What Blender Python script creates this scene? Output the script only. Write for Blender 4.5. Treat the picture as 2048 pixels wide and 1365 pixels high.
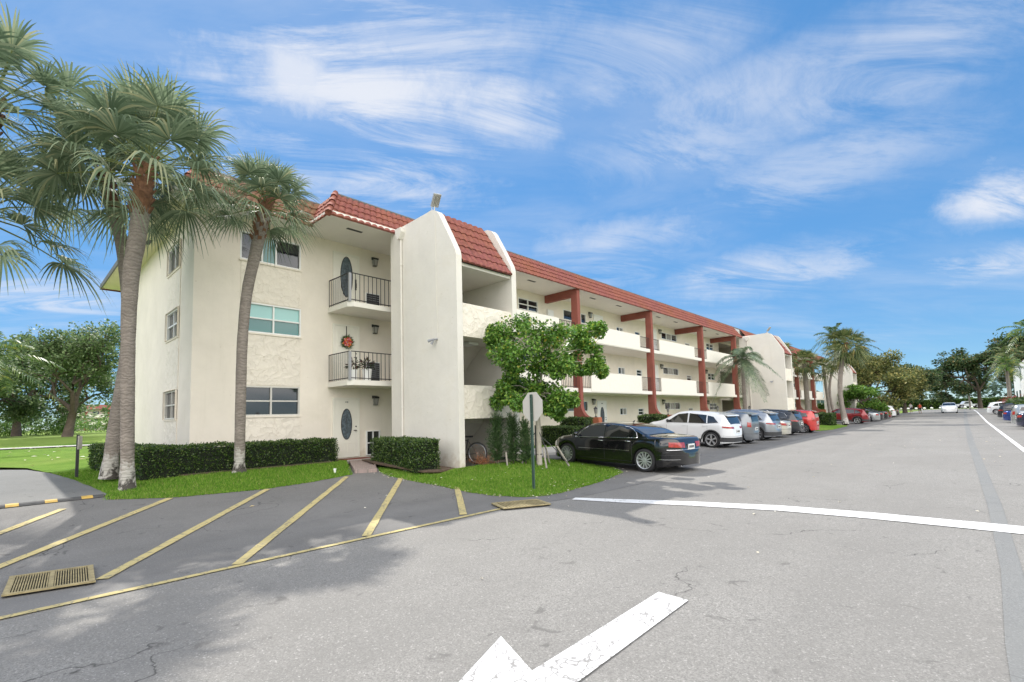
import bpy, bmesh, math, random
from mathutils import Vector, Matrix, geometry
from mathutils import noise as mnoise
random.seed(7)
RND = random.Random(11)
sc = bpy.context.scene
for o in list(bpy.data.objects):
    bpy.data.objects.remove(o, do_unlink=True)
C = bpy.context.collection

# ------------------------------------------------------------------ camera
HCAM = 1.42
def cam_axes(yaw, pitch, roll):
    F = Vector((-math.sin(yaw)*math.cos(pitch), math.cos(yaw)*math.cos(pitch), math.sin(pitch)))
    R = Vector((math.cos(yaw), math.sin(yaw), 0)); U = R.cross(F)
    R2 = R*math.cos(roll)+U*math.sin(roll); U2 = -R*math.sin(roll)+U*math.cos(roll)
    return R2, U2, F
cR, cU, cF = cam_axes(0.753985879, 0.0783425248, -0.0268459559)
cam_d = bpy.data.cameras.new('camera'); cam = bpy.data.objects.new('camera', cam_d); C.objects.link(cam)
m = Matrix.Identity(4)
for i in range(3):
    m[i][0] = cR[i]; m[i][1] = cU[i]; m[i][2] = -cF[i]
m[2][3] = HCAM
cam.matrix_world = m
cam_d.sensor_width = 36; cam_d.lens = 958.73/2048*36; cam_d.shift_y = (758.88-682.5)/2048
cam_d.clip_start = 0.05; cam_d.clip_end = 6000
sc.camera = cam

# ------------------------------------------------------------------ light
SUN_EL = math.radians(47.0)
sun_dir = Vector((-0.966*math.cos(SUN_EL), 0.257*math.cos(SUN_EL), math.sin(SUN_EL))).normalized()
sun_rot = math.atan2(sun_dir.x, sun_dir.y)
sd = bpy.data.lights.new('sun', 'SUN'); sd.energy = 2.6; sd.angle = math.radians(0.6); sd.color = (1, .955, .88)
so = bpy.data.objects.new('sun', sd); C.objects.link(so); so.rotation_euler = sun_dir.to_track_quat('Z', 'Y').to_euler()
sc.view_settings.view_transform = 'Standard'; sc.view_settings.look = 'None'
sc.view_settings.exposure = 0.9; sc.view_settings.gamma = 1
w = bpy.data.worlds.new("World"); sc.world = w; w.use_nodes = True
def build_world():
    nt = w.node_tree; N = nt.nodes; L = nt.links; N.clear()
    out = N.new('ShaderNodeOutputWorld'); bg = N.new('ShaderNodeBackground'); L.new(bg.outputs[0], out.inputs[0])
    bg.inputs[1].default_value = 0.15
    sky = N.new('ShaderNodeTexSky'); sky.sky_type = 'NISHITA'; sky.sun_disc = False
    sky.sun_elevation = SUN_EL; sky.sun_rotation = sun_rot; sky.altitude = 0; sky.air_density = .6; sky.dust_density = 0.0; sky.ozone_density = 4.0
    hs = N.new('ShaderNodeHueSaturation'); hs.inputs['Hue'].default_value = .488; hs.inputs['Saturation'].default_value = 1.12; hs.inputs['Value'].default_value = 1.0
    tc = N.new('ShaderNodeTexCoord'); sep = N.new('ShaderNodeSeparateXYZ'); L.new(tc.outputs['Generated'], sep.inputs[0])
    def M(op, a, b=None, cl=False):
        n = N.new('ShaderNodeMath'); n.operation = op; n.use_clamp = cl
        for i, v in enumerate((a, b)):
            if v is None: continue
            if isinstance(v, (int, float)): n.inputs[i].default_value = v
            else: L.new(v, n.inputs[i])
        return n.outputs[0]
    # roll the physical sky's very bright horizon off, keeping its hue
    spc = N.new('ShaderNodeSeparateColor'); L.new(sky.outputs[0], spc.inputs[0])
    k_ = M('DIVIDE', 2.58, M('ADD', M('MULTIPLY', spc.outputs[2], .66), 1.0))
    vs_ = N.new('ShaderNodeVectorMath'); vs_.operation = 'SCALE'; L.new(sky.outputs[0], vs_.inputs[0]); L.new(k_, vs_.inputs['Scale'])
    L.new(vs_.outputs[0], hs.inputs['Color'])
    z = M('MAXIMUM', sep.outputs[2], 0.0); zz = M('ADD', z, 0.13)
    px = M('DIVIDE', sep.outputs[0], zz); py = M('DIVIDE', sep.outputs[1], zz)
    cmb = N.new('ShaderNodeCombineXYZ'); L.new(px, cmb.inputs[0]); L.new(py, cmb.inputs[1])
    def noise(scale, det, rough, dist, stretch, rot, loc=(0, 0, 0)):
        mp = N.new('ShaderNodeMapping'); mp.vector_type = 'TEXTURE'; mp.inputs['Rotation'].default_value = (0, 0, rot); mp.inputs['Scale'].default_value = stretch; mp.inputs['Location'].default_value = loc
        L.new(cmb.outputs[0], mp.inputs[0])
        n = N.new('ShaderNodeTexNoise'); n.inputs['Scale'].default_value = scale; n.inputs['Detail'].default_value = det
        n.inputs['Roughness'].default_value = rough; n.inputs['Distortion'].default_value = dist
        L.new(mp.outputs[0], n.inputs[0]); return n.outputs[0]
    def ramp(v, a, b, mx=1.0):
        r = N.new('ShaderNodeMapRange'); r.interpolation_type = 'SMOOTHSTEP'
        r.inputs[1].default_value = a; r.inputs[2].default_value = b; r.inputs[3].default_value = 0; r.inputs[4].default_value = mx
        L.new(v, r.inputs[0]); return r.outputs[0]
    n1 = noise(0.8, 8, .55, .35, (2.2, 1, 1), math.radians(52), (3.1, .7, 0))
    n2 = noise(2.6, 9, .62, .6, (2.8, 1, 1), math.radians(52), (9.1, 2.7, 0))
    cir = M('MULTIPLY', ramp(n1, .42, .70), ramp(n2, .28, .68))
    cirrus = M('MULTIPLY', cir, 0.48)
    n4 = noise(3.2, 12, .68, 1.3, (3.0, 1, 1), math.radians(55), (4.4, 1.9, 0)); n5 = noise(1.1, 5, .55, .6, (2., 1, 1), math.radians(50), (1.2, 6.1, 0)); streak = M('MULTIPLY', ramp(n4, .32, .62), ramp(n5, .24, .56))
    # clouds standing in given directions of the sky
    def blob(d, r0, r1, strength, ns, sx=1.0, wispy=True):
        dv = Vector(d).normalized()
        vm = N.new('ShaderNodeVectorMath'); vm.operation = 'SUBTRACT'; L.new(tc.outputs['Generated'], vm.inputs[0]); vm.inputs[1].default_value = dv
        nx = N.new('ShaderNodeTexNoise'); nx.inputs['Scale'].default_value = ns; nx.inputs['Detail'].default_value = 12; nx.inputs['Roughness'].default_value = .68
        L.new(tc.outputs['Generated'], nx.inputs[0])
        sc2 = N.new('ShaderNodeVectorMath'); sc2.operation = 'MULTIPLY'; sc2.inputs[1].default_value = (1, 1, sx); L.new(vm.outputs[0], sc2.inputs[0])
        ln = N.new('ShaderNodeVectorMath'); ln.operation = 'LENGTH'; L.new(sc2.outputs[0], ln.inputs[0])
        q = M('ADD', ln.outputs['Value'], M('MULTIPLY', M('SUBTRACT', nx.outputs[0], .5), -(r0+r1)*0.9))
        mr = N.new('ShaderNodeMapRange'); mr.interpolation_type = 'SMOOTHSTEP'; mr.inputs[1].default_value = r1; mr.inputs[2].default_value = r0
        mr.inputs[3].default_value = 0; mr.inputs[4].default_value = strength; L.new(q, mr.inputs[0]); return M('MULTIPLY', mr.outputs[0], streak) if wispy else mr.outputs[0]
    def dirpx(u, v):
        return cF + cR*((u-1024)/958.73) - cU*((v-758.88)/958.73)
    acc = cirrus
    for (u, v, r0, r1, s, ns, sx) in ((600, 165, .02, .10, .85, 11, 1.2), (720, 220, .08, .38, .95, 8, 1.4), (1010, 235, .02, .17, .85, 9, 1.8),
                                  (840, 60, .06, .36, .75, 7, 2.2), (2000, 398, .02, .085, .95, 15, 1.5), (1230, 500, .03, .24, .8, 9, 2.6), (1560, 540, .03, .30, .7, 9, 4.5),
                                  (1900, 545, .02, .19, .8, 10, 5.0), (1780, 130, .04, .34, .55, 9, 3.5), (760, 350, .03, .24, .8, 9, 3.5), (100, 600, .03, .2, .8, 9, 4.), (1960, 60, .03, .2, .4, 9, 4.), (1350, 300, .03, .35, .5, 8, 3.5), (1250, 120, .03, .3, .5, 8, 3.), (1650, 330, .03, .32, .45, 8, 4.), (400, 250, .03, .25, .5, 8, 2.5), (1480, 200, .03, .28, .5, 8, 3.5)):
        acc = M('MAXIMUM', acc, blob(dirpx(u, v), r0, r1, s, ns, sx, u != 1990 and (u, v) != (600, 165)))
    acc = M('MULTIPLY', acc, ramp(sep.outputs[2], 0.0, 0.12))
    mix = N.new('ShaderNodeMix'); mix.data_type = 'RGBA'; L.new(acc, mix.inputs[0]); L.new(hs.outputs[0], mix.inputs[6]); mix.inputs[7].default_value = (3.0, 3.12, 3.4, 1)
    # added bright cloud, out of view behind the camera, to light the shaded walls
    dt = N.new('ShaderNodeVectorMath'); dt.operation = 'DOT_PRODUCT'; L.new(tc.outputs['Generated'], dt.inputs[0]); dt.inputs[1].default_value = Vector((.78, -.55, .30)).normalized()
    fill_bank = M('MULTIPLY', ramp(dt.outputs['Value'], .05, .55), ramp(n1, .30, .52)); fill_bank = M('MULTIPLY', fill_bank, ramp(sep.outputs[2], 0.0, 0.1))
    mix2 = N.new('ShaderNodeMix'); mix2.data_type = 'RGBA'; L.new(fill_bank, mix2.inputs[0]); L.new(mix.outputs[2], mix2.inputs[6]); mix2.inputs[7].default_value = (11.2, 10.9, 10.6, 1)
    L.new(mix2.outputs[2], bg.inputs[0])
build_world()

# ------------------------------------------------------------------ materials
def mat(name, base, rough=.8, metal=0., spec=.5, coat=0., var=0., vscale=3., bump=0., bscale=20., bdet=4., emit=None, island=None, trans=0., specks=None, extra=None, space='Object', sub=None):
    m = bpy.data.materials.new(name); m.use_nodes = True; nt = m.node_tree; N = nt.nodes; L = nt.links
    b = N['Principled BSDF']; b.inputs['Base Color'].default_value = (*base, 1); b.inputs['Roughness'].default_value = rough
    b.inputs['Metallic'].default_value = metal; b.inputs['Specular IOR Level'].default_value = spec
    if coat: b.inputs['Coat Weight'].default_value = coat; b.inputs['Coat Roughness'].default_value = .03
    tc = N.new('ShaderNodeTexCoord'); cur = None
    def mixc(fac, a, bcol, kind='MIX'):
        x = N.new('ShaderNodeMix'); x.data_type = 'RGBA'; x.blend_type = kind
        if isinstance(fac, float): x.inputs[0].default_value = fac
        else: L.new(fac, x.inputs[0])
        if isinstance(a, tuple): x.inputs[6].default_value = (*a, 1)
        else: L.new(a, x.inputs[6])
        if isinstance(bcol, tuple): x.inputs[7].default_value = (*bcol, 1)
        else: L.new(bcol, x.inputs[7])
        return x.outputs[2]
    def noi(scale, det=5, rough_=.6, dist=0.):
        n = N.new('ShaderNodeTexNoise'); n.inputs['Scale'].default_value = scale; n.inputs['Detail'].default_value = det; n.inputs['Roughness'].default_value = rough_; n.inputs['Distortion'].default_value = dist
        L.new(tc.outputs[space], n.inputs[0]); return n.outputs[0]
    def rng(v, a, b_, c=0., d=1.):
        r = N.new('ShaderNodeMapRange'); r.inputs[1].default_value = a; r.inputs[2].default_value = b_; r.inputs[3].default_value = c; r.inputs[4].default_value = d
        L.new(v, r.inputs[0]); return r.outputs[0]
    cur = tuple(base)
    if island:      # list of colours by random per leaf
        g = N.new('ShaderNodeNewGeometry'); cr = N.new('ShaderNodeValToRGB'); cr.color_ramp.interpolation = 'LINEAR'
        el = cr.color_ramp.elements
        while len(el) < len(island): el.new(.5)
        for i, (p, c) in enumerate(island):
            el[i].position = p; el[i].color = (*c, 1)
        L.new(g.outputs['Random Per Island'], cr.inputs[0]); cur = cr.outputs[0]
    if var:
        n = noi(vscale); f = rng(n, .3, .7)
        dk = tuple(c*(1-var) for c in base); lt = tuple(min(1, c*(1+var*.6)) for c in base)
        if island:
            x = N.new('ShaderNodeMix'); x.data_type = 'RGBA'; x.blend_type = 'MULTIPLY'; x.inputs[0].default_value = 1.
            r = rng(n, .3, .7, 1-var, 1+var*.5); cb = N.new('ShaderNodeCombineColor')
            for i in range(3): L.new(r, cb.inputs[i])
            L.new(cur, x.inputs[6]); L.new(cb.outputs[0], x.inputs[7]); cur = x.outputs[2]
        else: cur = mixc(f, dk, lt)
    if extra: cur = extra(nt, N, L, tc, cur, mixc, noi, rng, b)
    if not isinstance(cur, tuple): L.new(cur, b.inputs['Base Color'])
    if bump and not b.inputs['Normal'].is_linked:
        n = noi(bscale, bdet); bp = N.new('ShaderNodeBump'); bp.inputs['Strength'].default_value = bump; bp.inputs['Distance'].default_value = .02
        L.new(n, bp.inputs['Height']); L.new(bp.outputs[0], b.inputs['Normal'])
    if emit: b.inputs['Emission Color'].default_value = (*emit[:3], 1); b.inputs['Emission Strength'].default_value = emit[3]
    if trans:
        tr = N.new('ShaderNodeBsdfTranslucent'); mx = N.new('ShaderNodeMixShader'); mx.inputs[0].default_value = trans
        if isinstance(cur, tuple): tr.inputs[0].default_value = (*cur, 1)
        else:
            L.new(cur, tr.inputs[0])
        L.new(b.outputs[0], mx.inputs[1]); L.new(tr.outputs[0], mx.inputs[2]); L.new(mx.outputs[0], N['Material Output'].inputs[0])
    return m

def bump_from(N, L, h, b, strength, dist):
    bp = N.new('ShaderNodeBump'); bp.inputs['Strength'].default_value = strength; bp.inputs['Distance'].default_value = dist
    L.new(h, bp.inputs['Height'])
    if b.inputs['Normal'].is_linked:
        L.new(b.inputs['Normal'].links[0].from_socket, bp.inputs['Normal'])
    L.new(bp.outputs[0], b.inputs['Normal'])

def stucco_extra(nt, N, L, tc, cur, mixc, noi, rng, b):
    # faint vertical rain streaks and patches of older paint
    mp = N.new('ShaderNodeMapping'); mp.inputs['Scale'].default_value = (2.2, 2.2, .22); L.new(tc.outputs['Object'], mp.inputs[0])
    n = N.new('ShaderNodeTexNoise'); n.inputs['Scale'].default_value = 2.; n.inputs['Detail'].default_value = 6; n.inputs['Roughness'].default_value = .65; L.new(mp.outputs[0], n.inputs[0])
    cur = mixc(rng(n.outputs[0], .55, .85, 0., .22), cur, (.55, .50, .40))
    nb = noi(.9, 7, .7, .5); cur = mixc(rng(nb, .52, .74, 0., .30), cur, (.66, .60, .48)); sz = N.new('ShaderNodeSeparateXYZ'); L.new(tc.outputs['Object'], sz.inputs[0]); nz = noi(5., 5, .7); az = N.new('ShaderNodeMath'); az.operation = 'ADD'; L.new(sz.outputs[2], az.inputs[0]); L.new(rng(nz, .3, .7, -.25, .25), az.inputs[1]); cur = mixc(rng(az.outputs[0], .05, .45, .45, 0.), cur, (.42, .33, .22))
    sp = noi(9., 3, .5)
    cur = mixc(rng(sp, .70, .78, 0., .4), cur, (.45, .38, .28))
    bump_from(N, L, noi(38., 5, .7), b, .35, .012)
    bump_from(N, L, noi(2.3, 3, .5, 1.), b, .35, .03)
    return cur
def swirl_extra(nt, N, L, tc, cur, mixc, noi, rng, b):
    # overlapping flakes of thrown plaster: warped cells, each with its own height and a raised lip
    nd = N.new('ShaderNodeTexNoise'); nd.inputs['Scale'].default_value = 3.2; nd.inputs['Detail'].default_value = 3; L.new(tc.outputs['Object'], nd.inputs[0])
    va = N.new('ShaderNodeVectorMath'); va.operation = 'MULTIPLY_ADD'; va.inputs[1].default_value = (.55, .55, .55); L.new(nd.outputs[1], va.inputs[0]); L.new(tc.outputs['Object'], va.inputs[2])
    vo = N.new('ShaderNodeTexVoronoi'); vo.feature = 'F1'; vo.inputs['Scale'].default_value = 3.6; L.new(va.outputs[0], vo.inputs[0])
    sp = N.new('ShaderNodeSeparateColor'); L.new(vo.outputs['Color'], sp.inputs[0])
    ad = N.new('ShaderNodeMath'); ad.operation = 'MULTIPLY_ADD'; ad.inputs[1].default_value = .9; L.new(sp.outputs[0], ad.inputs[0]); L.new(vo.outputs['Distance'], ad.inputs[2])
    bump_from(N, L, ad.outputs[0], b, .85, .034)
    bump_from(N, L, noi(22., 5, .65), b, .4, .012)
    ve = N.new('ShaderNodeTexVoronoi'); ve.feature = 'DISTANCE_TO_EDGE'; ve.inputs['Scale'].default_value = 3.6; L.new(va.outputs[0], ve.inputs[0])
    gate = noi(1.9, 3, .5); m1 = N.new('ShaderNodeMath'); m1.operation = 'MULTIPLY'; L.new(rng(ve.outputs[0], 0., .03, .5, 0.), m1.inputs[0]); L.new(rng(gate, .42, .58), m1.inputs[1])
    cur = mixc(m1.outputs[0], cur, (.52, .44, .33))
    n3 = noi(4., 5, .6)
    return mixc(rng(n3, .5, .75, 0., .25), cur, (.70, .63, .51))
def asphalt(name, base, agg, specks, tint, crack=.5):
    def ex(nt, N, L, tc, cur, mixc, noi, rng, b):
        n1 = noi(75., 4, .8); cur2 = mixc(rng(n1, .38, .62), tuple(c*(1-agg) for c in base), tuple(c*(1+agg) for c in base))
        n2 = noi(.35, 5, .6); cur2 = mixc(rng(n2, .35, .7, 0., .8), cur2, tint)
        mpt = N.new('ShaderNodeMapping'); mpt.inputs['Scale'].default_value = (1.1, .05, 1); L.new(tc.outputs['Object'], mpt.inputs[0]); nt_ = N.new('ShaderNodeTexNoise'); nt_.inputs['Scale'].default_value = 1.; nt_.inputs['Detail'].default_value = 4; L.new(mpt.outputs[0], nt_.inputs[0]); cur2 = mixc(rng(nt_.outputs[0], .42, .68, 0., .35), cur2, tuple(c*.78 for c in base))
        n2b = noi(1.7, 6, .65, .4); cur2 = mixc(rng(n2b, .5, .75, 0., .35), cur2, tuple(c*.72 for c in base))
        n3 = noi(48., 3, .6); cur2 = mixc(rng(n3, .60, .68, 0., specks), cur2, tuple(min(1, c*2.1) for c in base))
        # oily drips
        n4 = noi(4.6, 3, .5, .8); cur2 = mixc(rng(n4, .66, .74, 0., .6), cur2, tuple(c*.45 for c in base))
        # hairline cracks
        mp = N.new('ShaderNodeMapping'); L.new(tc.outputs['Object'], mp.inputs[0])
        nd = N.new('ShaderNodeTexNoise'); nd.inputs['Scale'].default_value = 1.3; nd.inputs['Detail'].default_value = 5; L.new(tc.outputs['Object'], nd.inputs[0])
        va = N.new('ShaderNodeVectorMath'); va.operation = 'ADD'; L.new(tc.outputs['Object'], va.inputs[0]); L.new(nd.outputs[1], va.inputs[1])
        vo = N.new('ShaderNodeTexVoronoi'); vo.feature = 'DISTANCE_TO_EDGE'; vo.inputs['Scale'].default_value = .33; L.new(va.outputs[0], vo.inputs[0])
        cr = rng(vo.outputs[0], 0., .004, 1., 0.); gate = rng(noi(.5, 2, .5), .54, .60)
        mm = N.new('ShaderNodeMath'); mm.operation = 'MULTIPLY'; L.new(cr, mm.inputs[0]); L.new(gate, mm.inputs[1])
        m2 = N.new('ShaderNodeMath'); m2.operation = 'MULTIPLY'; m2.inputs[1].default_value = crack; L.new(mm.outputs[0], m2.inputs[0])
        cur2 = mixc(m2.outputs[0], cur2, tuple(c*.25 for c in base))
        bump_from(N, L, n1, b, .5, .006)
        return cur2
    return mat(name, base, .9, spec=.3, extra=ex)
def paint_extra(under, amt, scale):
    def ex(nt, N, L, tc, cur, mixc, noi, rng, b):
        nd = N.new('ShaderNodeTexNoise'); nd.inputs['Scale'].default_value = 6.; L.new(tc.outputs['Object'], nd.inputs[0])
        va = N.new('ShaderNodeVectorMath'); va.operation = 'MULTIPLY_ADD'; va.inputs[1].default_value = (.25, .25, .25); L.new(nd.outputs[1], va.inputs[0]); L.new(tc.outputs['Object'], va.inputs[2])
        vo = N.new('ShaderNodeTexVoronoi'); vo.feature = 'DISTANCE_TO_EDGE'; vo.inputs['Scale'].default_value = scale; L.new(va.outputs[0], vo.inputs[0])
        cr = rng(vo.outputs[0], 0.004, .045, amt, 0.)
        cur = mixc(cr, cur, under)
        n = noi(45., 4, .75); cur = mixc(rng(n, .60, .72, 0., amt*.8), cur, under)
        n2 = noi(3., 4, .6); cur = mixc(rng(n2, .45, .75, 0., .25), cur, under)
        bump_from(N, L, n, b, .3, .004)
        return cur
    return ex
def tile_extra(nt, N, L, tc, cur, mixc, noi, rng, b):
    n = noi(1.1, 6, .7); cur = mixc(rng(n, .56, .78, 0., .75), cur, (.07, .045, .035))
    n2 = noi(6., 4, .6); cur = mixc(rng(n2, .45, .75, 0., .5), cur, (.36, .17, .10))
    g = noi(.5, 3, .5); cur = mixc(rng(g, .4, .7, 0., .35), cur, (.33, .13, .05))
    return cur
def bark_extra(nt, N, L, tc, cur, mixc, noi, rng, b):
    sep = N.new('ShaderNodeSeparateXYZ'); L.new(tc.outputs['Object'], sep.inputs[0])
    w = N.new('ShaderNodeTexWave'); w.bands_direction = 'Z'; w.inputs['Scale'].default_value = 3.6; w.inputs['Distortion'].default_value = 9.; w.inputs['Detail'].default_value = 4; w.inputs['Detail Scale'].default_value = 2.
    L.new(tc.outputs['Object'], w.inputs[0])
    cur = mixc(rng(w.outputs['Fac'], .0, .35, .28, 0.), cur, (.10, .08, .065))
    bump_from(N, L, w.outputs['Fac'], b, .5, .02)
    bump_from(N, L, noi(30., 5, .7), b, .5, .015)
    # bleached and rotten foot of the trunk
    n = noi(7., 4, .6)
    a = N.new('ShaderNodeMath'); a.operation = 'ADD'; L.new(sep.outputs[2], a.inputs[0]); L.new(rng(n, .2, .8, -.35, .35), a.inputs[1])
    cur = mixc(rng(a.outputs[0], .5, .65, .75, 0.), cur, (.50, .48, .44))
    n2 = noi(4., 4, .6, .5); a2 = N.new('ShaderNodeMath'); a2.operation = 'ADD'; L.new(sep.outputs[2], a2.inputs[0]); L.new(rng(n2, .3, .7, -.35, .45), a2.inputs[1])
    cur = mixc(rng(a2.outputs[0], .12, .3, .9, 0.), cur, (.035, .03, .025))
    return cur

M = {}
M['stucco'] = mat('stucco', (.83, .762, .662), .92, spec=.2, var=.07, vscale=.7, extra=stucco_extra)
M['stucco_grey'] = mat('stucco_grey', (.745, .712, .65), .92, spec=.2, var=.06, vscale=.9, extra=stucco_extra)
M['swirl'] = mat('swirl', (.83, .765, .665), .92, spec=.2, var=.05, vscale=.9, extra=swirl_extra)
def faint_extra(nt, N, L, tc, cur, mixc, noi, rng, b):
    n = N.new('ShaderNodeTexNoise'); n.inputs['Scale'].default_value = 3.2; n.inputs['Detail'].default_value = 3; n.inputs['Distortion'].default_value = 1.2; L.new(tc.outputs['Object'], n.inputs[0])
    bump_from(N, L, n.outputs[0], b, .45, .03); bump_from(N, L, noi(30., 4, .6), b, .3, .01)
    n3 = noi(3., 6, .65); cur = mixc(rng(n3, .52, .8, 0., .35), cur, (.60, .54, .44)); return cur
M['parapet'] = mat('parapet', (.83, .79, .70), .92, spec=.2, var=.05, extra=faint_extra)
M['soffit'] = mat('soffit', (.80, .77, .70), .95, spec=.2, var=.04, vscale=1.5, bump=.2, bscale=60)
M['brick_red'] = mat('column_red', (.27, .088, .066), .8, spec=.3, var=.15, vscale=2., bump=.3, bscale=40)
M['brick_orange'] = mat('planter_red', (.36, .125, .065), .85, spec=.3, var=.2, vscale=2., bump=.3, bscale=40)
M['tile'] = mat('roof_tile', (.262, .094, .086), .9, spec=.12, var=.35, vscale=9., extra=tile_extra)
M['tile_old'] = mat('old_roof_tile', (.20, .125, .085), .9, spec=.12, var=.4, vscale=6., extra=tile_extra)
M['soffit_end'] = mat('soffit_grass_bounce', (.78, .73, .50), .95, spec=.2, var=.06, vscale=1.5, bump=.2, bscale=60)  # sunlight bounced off the grass, painted into the end soffit's colour
M['ridge'] = mat('ridge_cap', (.16, .16, .16), .8, var=.2)
M['roofdeck'] = mat('roof_deck', (.5, .5, .48), .9, var=.1)
M['white'] = mat('white_paint_metal', (.82, .82, .80), .45)
M['frame_old'] = mat('aluminium_frame', (.62, .60, .55), .5)
M['door'] = mat('door_paint', (.82, .79, .70), .5, var=.03)
M['doorw'] = mat('door_white', (.83, .83, .81), .45)
M['darkmetal'] = mat('dark_metal', (.035, .035, .04), .45, spec=.5)
M['black'] = mat('black_iron', (.02, .02, .022), .5)
M['grey'] = mat('grey_metal', (.33, .34, .36), .5, metal=.3)
M['galv'] = mat('galvanised', (.52, .51, .48), .5, metal=.35, var=.12, vscale=4)
M['alu'] = mat('sign_back', (.56, .53, .48), .55, metal=.0, var=.05)
M['glass'] = mat('window_glass', (.015, .02, .025), .04, spec=.9)
M['glass_teal'] = mat('teal_blind_glass', (.28, .55, .52), .12, spec=.8)
M['glass_teal2'] = mat('teal_dark_glass', (.06, .20, .19), .08, spec=.8)
M['glass_blind'] = mat('blind_glass', (.10, .10, .10), .15, spec=.7)
M['glass_curtain'] = mat('curtain_glass', (.32, .31, .29), .15, spec=.7)
M['glass_oval'] = mat('leaded_glass', (.13, .17, .20), .15, spec=.8, var=.6, vscale=14.)
M['lamp_glass'] = mat('lamp_glass', (.35, .35, .32), .15, spec=.7)
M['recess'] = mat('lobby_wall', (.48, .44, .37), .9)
M['asphalt_light'] = asphalt('asphalt_light', (.238, .229, .213), .42, .5, (.205, .196, .181), .9)
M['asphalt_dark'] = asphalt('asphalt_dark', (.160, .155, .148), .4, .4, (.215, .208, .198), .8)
M['drive'] = asphalt('driveway_asphalt', (.20, .20, .195), .25, .3, (.17, .17, .165), .4)
M['stripe_blue'] = asphalt('sealed_joint', (.198, .200, .196), .3, .3, (.215, .215, .205), .2)
M['concrete'] = mat('concrete', (.46, .44, .41), .9, var=.15, vscale=2., bump=.3, bscale=60)
M['curb'] = mat('curb_concrete', (.36, .35, .33), .9, var=.25, vscale=5., bump=.4, bscale=30)
M['white_line'] = mat('white_road_paint', (.70, .70, .69), .8, extra=paint_extra((.22, .21, .20), .95, 4.5))
M['white_line2'] = mat('white_line_paint', (.74, .74, .73), .8, extra=paint_extra((.30, .29, .27), .6, 3.))
M['yellow_line'] = mat('yellow_road_paint', (.52, .43, .19), .85, extra=paint_extra((.16, .15, .13), .7, 4.))
M['bay_paint'] = mat('worn_bay_paint', (.34, .34, .34), .9, extra=paint_extra((.12, .12, .12), .9, 6.))
M['yellow'] = mat('yellow_paint', (.50, .33, .08), .7, var=.2, vscale=12)
M['grate'] = mat('grate_yellow', (.33, .27, .14), .8, var=.35, vscale=14, bump=.3)
M['pit'] = mat('drain_pit', (.015, .015, .015), .9)
M['rubber'] = mat('rubber', (.07, .07, .07), .85, var=.3, vscale=9)
M['brickpath'] = mat('brick_paving', (.36, .27, .23), .9, bump=.2)
def brick_ex(m):
    nt = m.node_tree; N = nt.nodes; L = nt.links; tc = N.new('ShaderNodeTexCoord'); mp = N.new('ShaderNodeMapping'); mp.inputs['Rotation'].default_value = (0, 0, .5)
    br = N.new('ShaderNodeTexBrick'); br.inputs['Scale'].default_value = 5.; br.inputs['Color1'].default_value = (.36, .27, .24, 1); br.inputs['Color2'].default_value = (.27, .22, .20, 1); br.inputs['Mortar'].default_value = (.2, .17, .15, 1); br.inputs['Mortar Size'].default_value = .015
    L.new(tc.outputs['Object'], mp.inputs[0]); L.new(mp.outputs[0], br.inputs[0]); L.new(br.outputs[0], N['Principled BSDF'].inputs['Base Color'])
brick_ex(M['brickpath'])
M['soil'] = mat('soil', (.11, .075, .05), .95, var=.4, vscale=8, bump=.8, bscale=25)
def lawn_ex(nt, N, L, tc, cur, mixc, noi, rng, b):
    n = noi(1.2, 6, .65); cur = mixc(rng(n, .35, .7), (.11, .215, .018), (.19, .31, .04))
    n2 = noi(.18, 4, .6); cur = mixc(rng(n2, .5, .72, 0., .5), cur, (.30, .33, .09))
    n3 = noi(60., 3, .7); cur = mixc(rng(n3, .35, .7, 0., .45), cur, (.04, .09, .008))
    bump_from(N, L, n3, b, .8, .03); return cur
M['lawn'] = mat('lawn_green', (.10, .19, .02), .95, spec=.15, extra=lawn_ex, space='Object')
M['lawn2'] = mat('golf_turf', (.20, .28, .06), .95, spec=.1, var=.25, vscale=.25, bump=.5, bscale=30)
M['grass'] = mat('grass_blades', (.1, .2, .02), .8, spec=.15, island=[(0, (.07, .17, .018)), (.5, (.14, .29, .03)), (.85, (.23, .37, .05)), (1, (.36, .36, .13))], trans=.3)
M['bark_palm'] = mat('palm_bark', (.27, .235, .205), .95, spec=.15, var=.22, vscale=5., extra=bark_extra)
M['boot'] = mat('palm_boots', (.17, .085, .045), .95, var=.5, vscale=9., bump=.8, bscale=22)
M['bark'] = mat('tree_bark', (.12, .095, .075), .95, spec=.15, var=.3, vscale=4., bump=.8, bscale=18)
M['bark_pale'] = mat('pale_bark', (.36, .33, .27), .9, var=.25, vscale=6., bump=.4, bscale=25)
def leafmat(name, cols, trans=.25, rough=.55, spec=.35, var=0., vs=1.):
    return mat(name, cols[1][1], rough, spec=spec, island=cols, trans=trans, var=var, vscale=vs)
M['palm_leaf'] = leafmat('palm_leaf', [(0, (.095, .14, .08)), (.45, (.175, .235, .14)), (.85, (.28, .34, .22)), (1, (.40, .39, .22))], .4, .62, .3)
M['petiole'] = mat('petiole', (.16, .19, .07), .8, spec=.1, var=.2)
M['palm_leaf_far'] = leafmat('palm_leaf_far', [(0, (.06, .09, .03)), (.5, (.11, .15, .05)), (.85, (.19, .21, .08)), (1, (.32, .26, .09))], .25, .5)
M['feather_leaf'] = leafmat('feather_leaf', [(0, (.05, .10, .025)), (.5, (.09, .16, .04)), (.85, (.17, .24, .05)), (1, (.36, .34, .06))], .3, .4, .5)
M['feather_grey'] = leafmat('feather_grey', [(0, (.09, .14, .08)), (.5, (.16, .22, .13)), (1, (.24, .30, .17))], .25, .4, .5)
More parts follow.
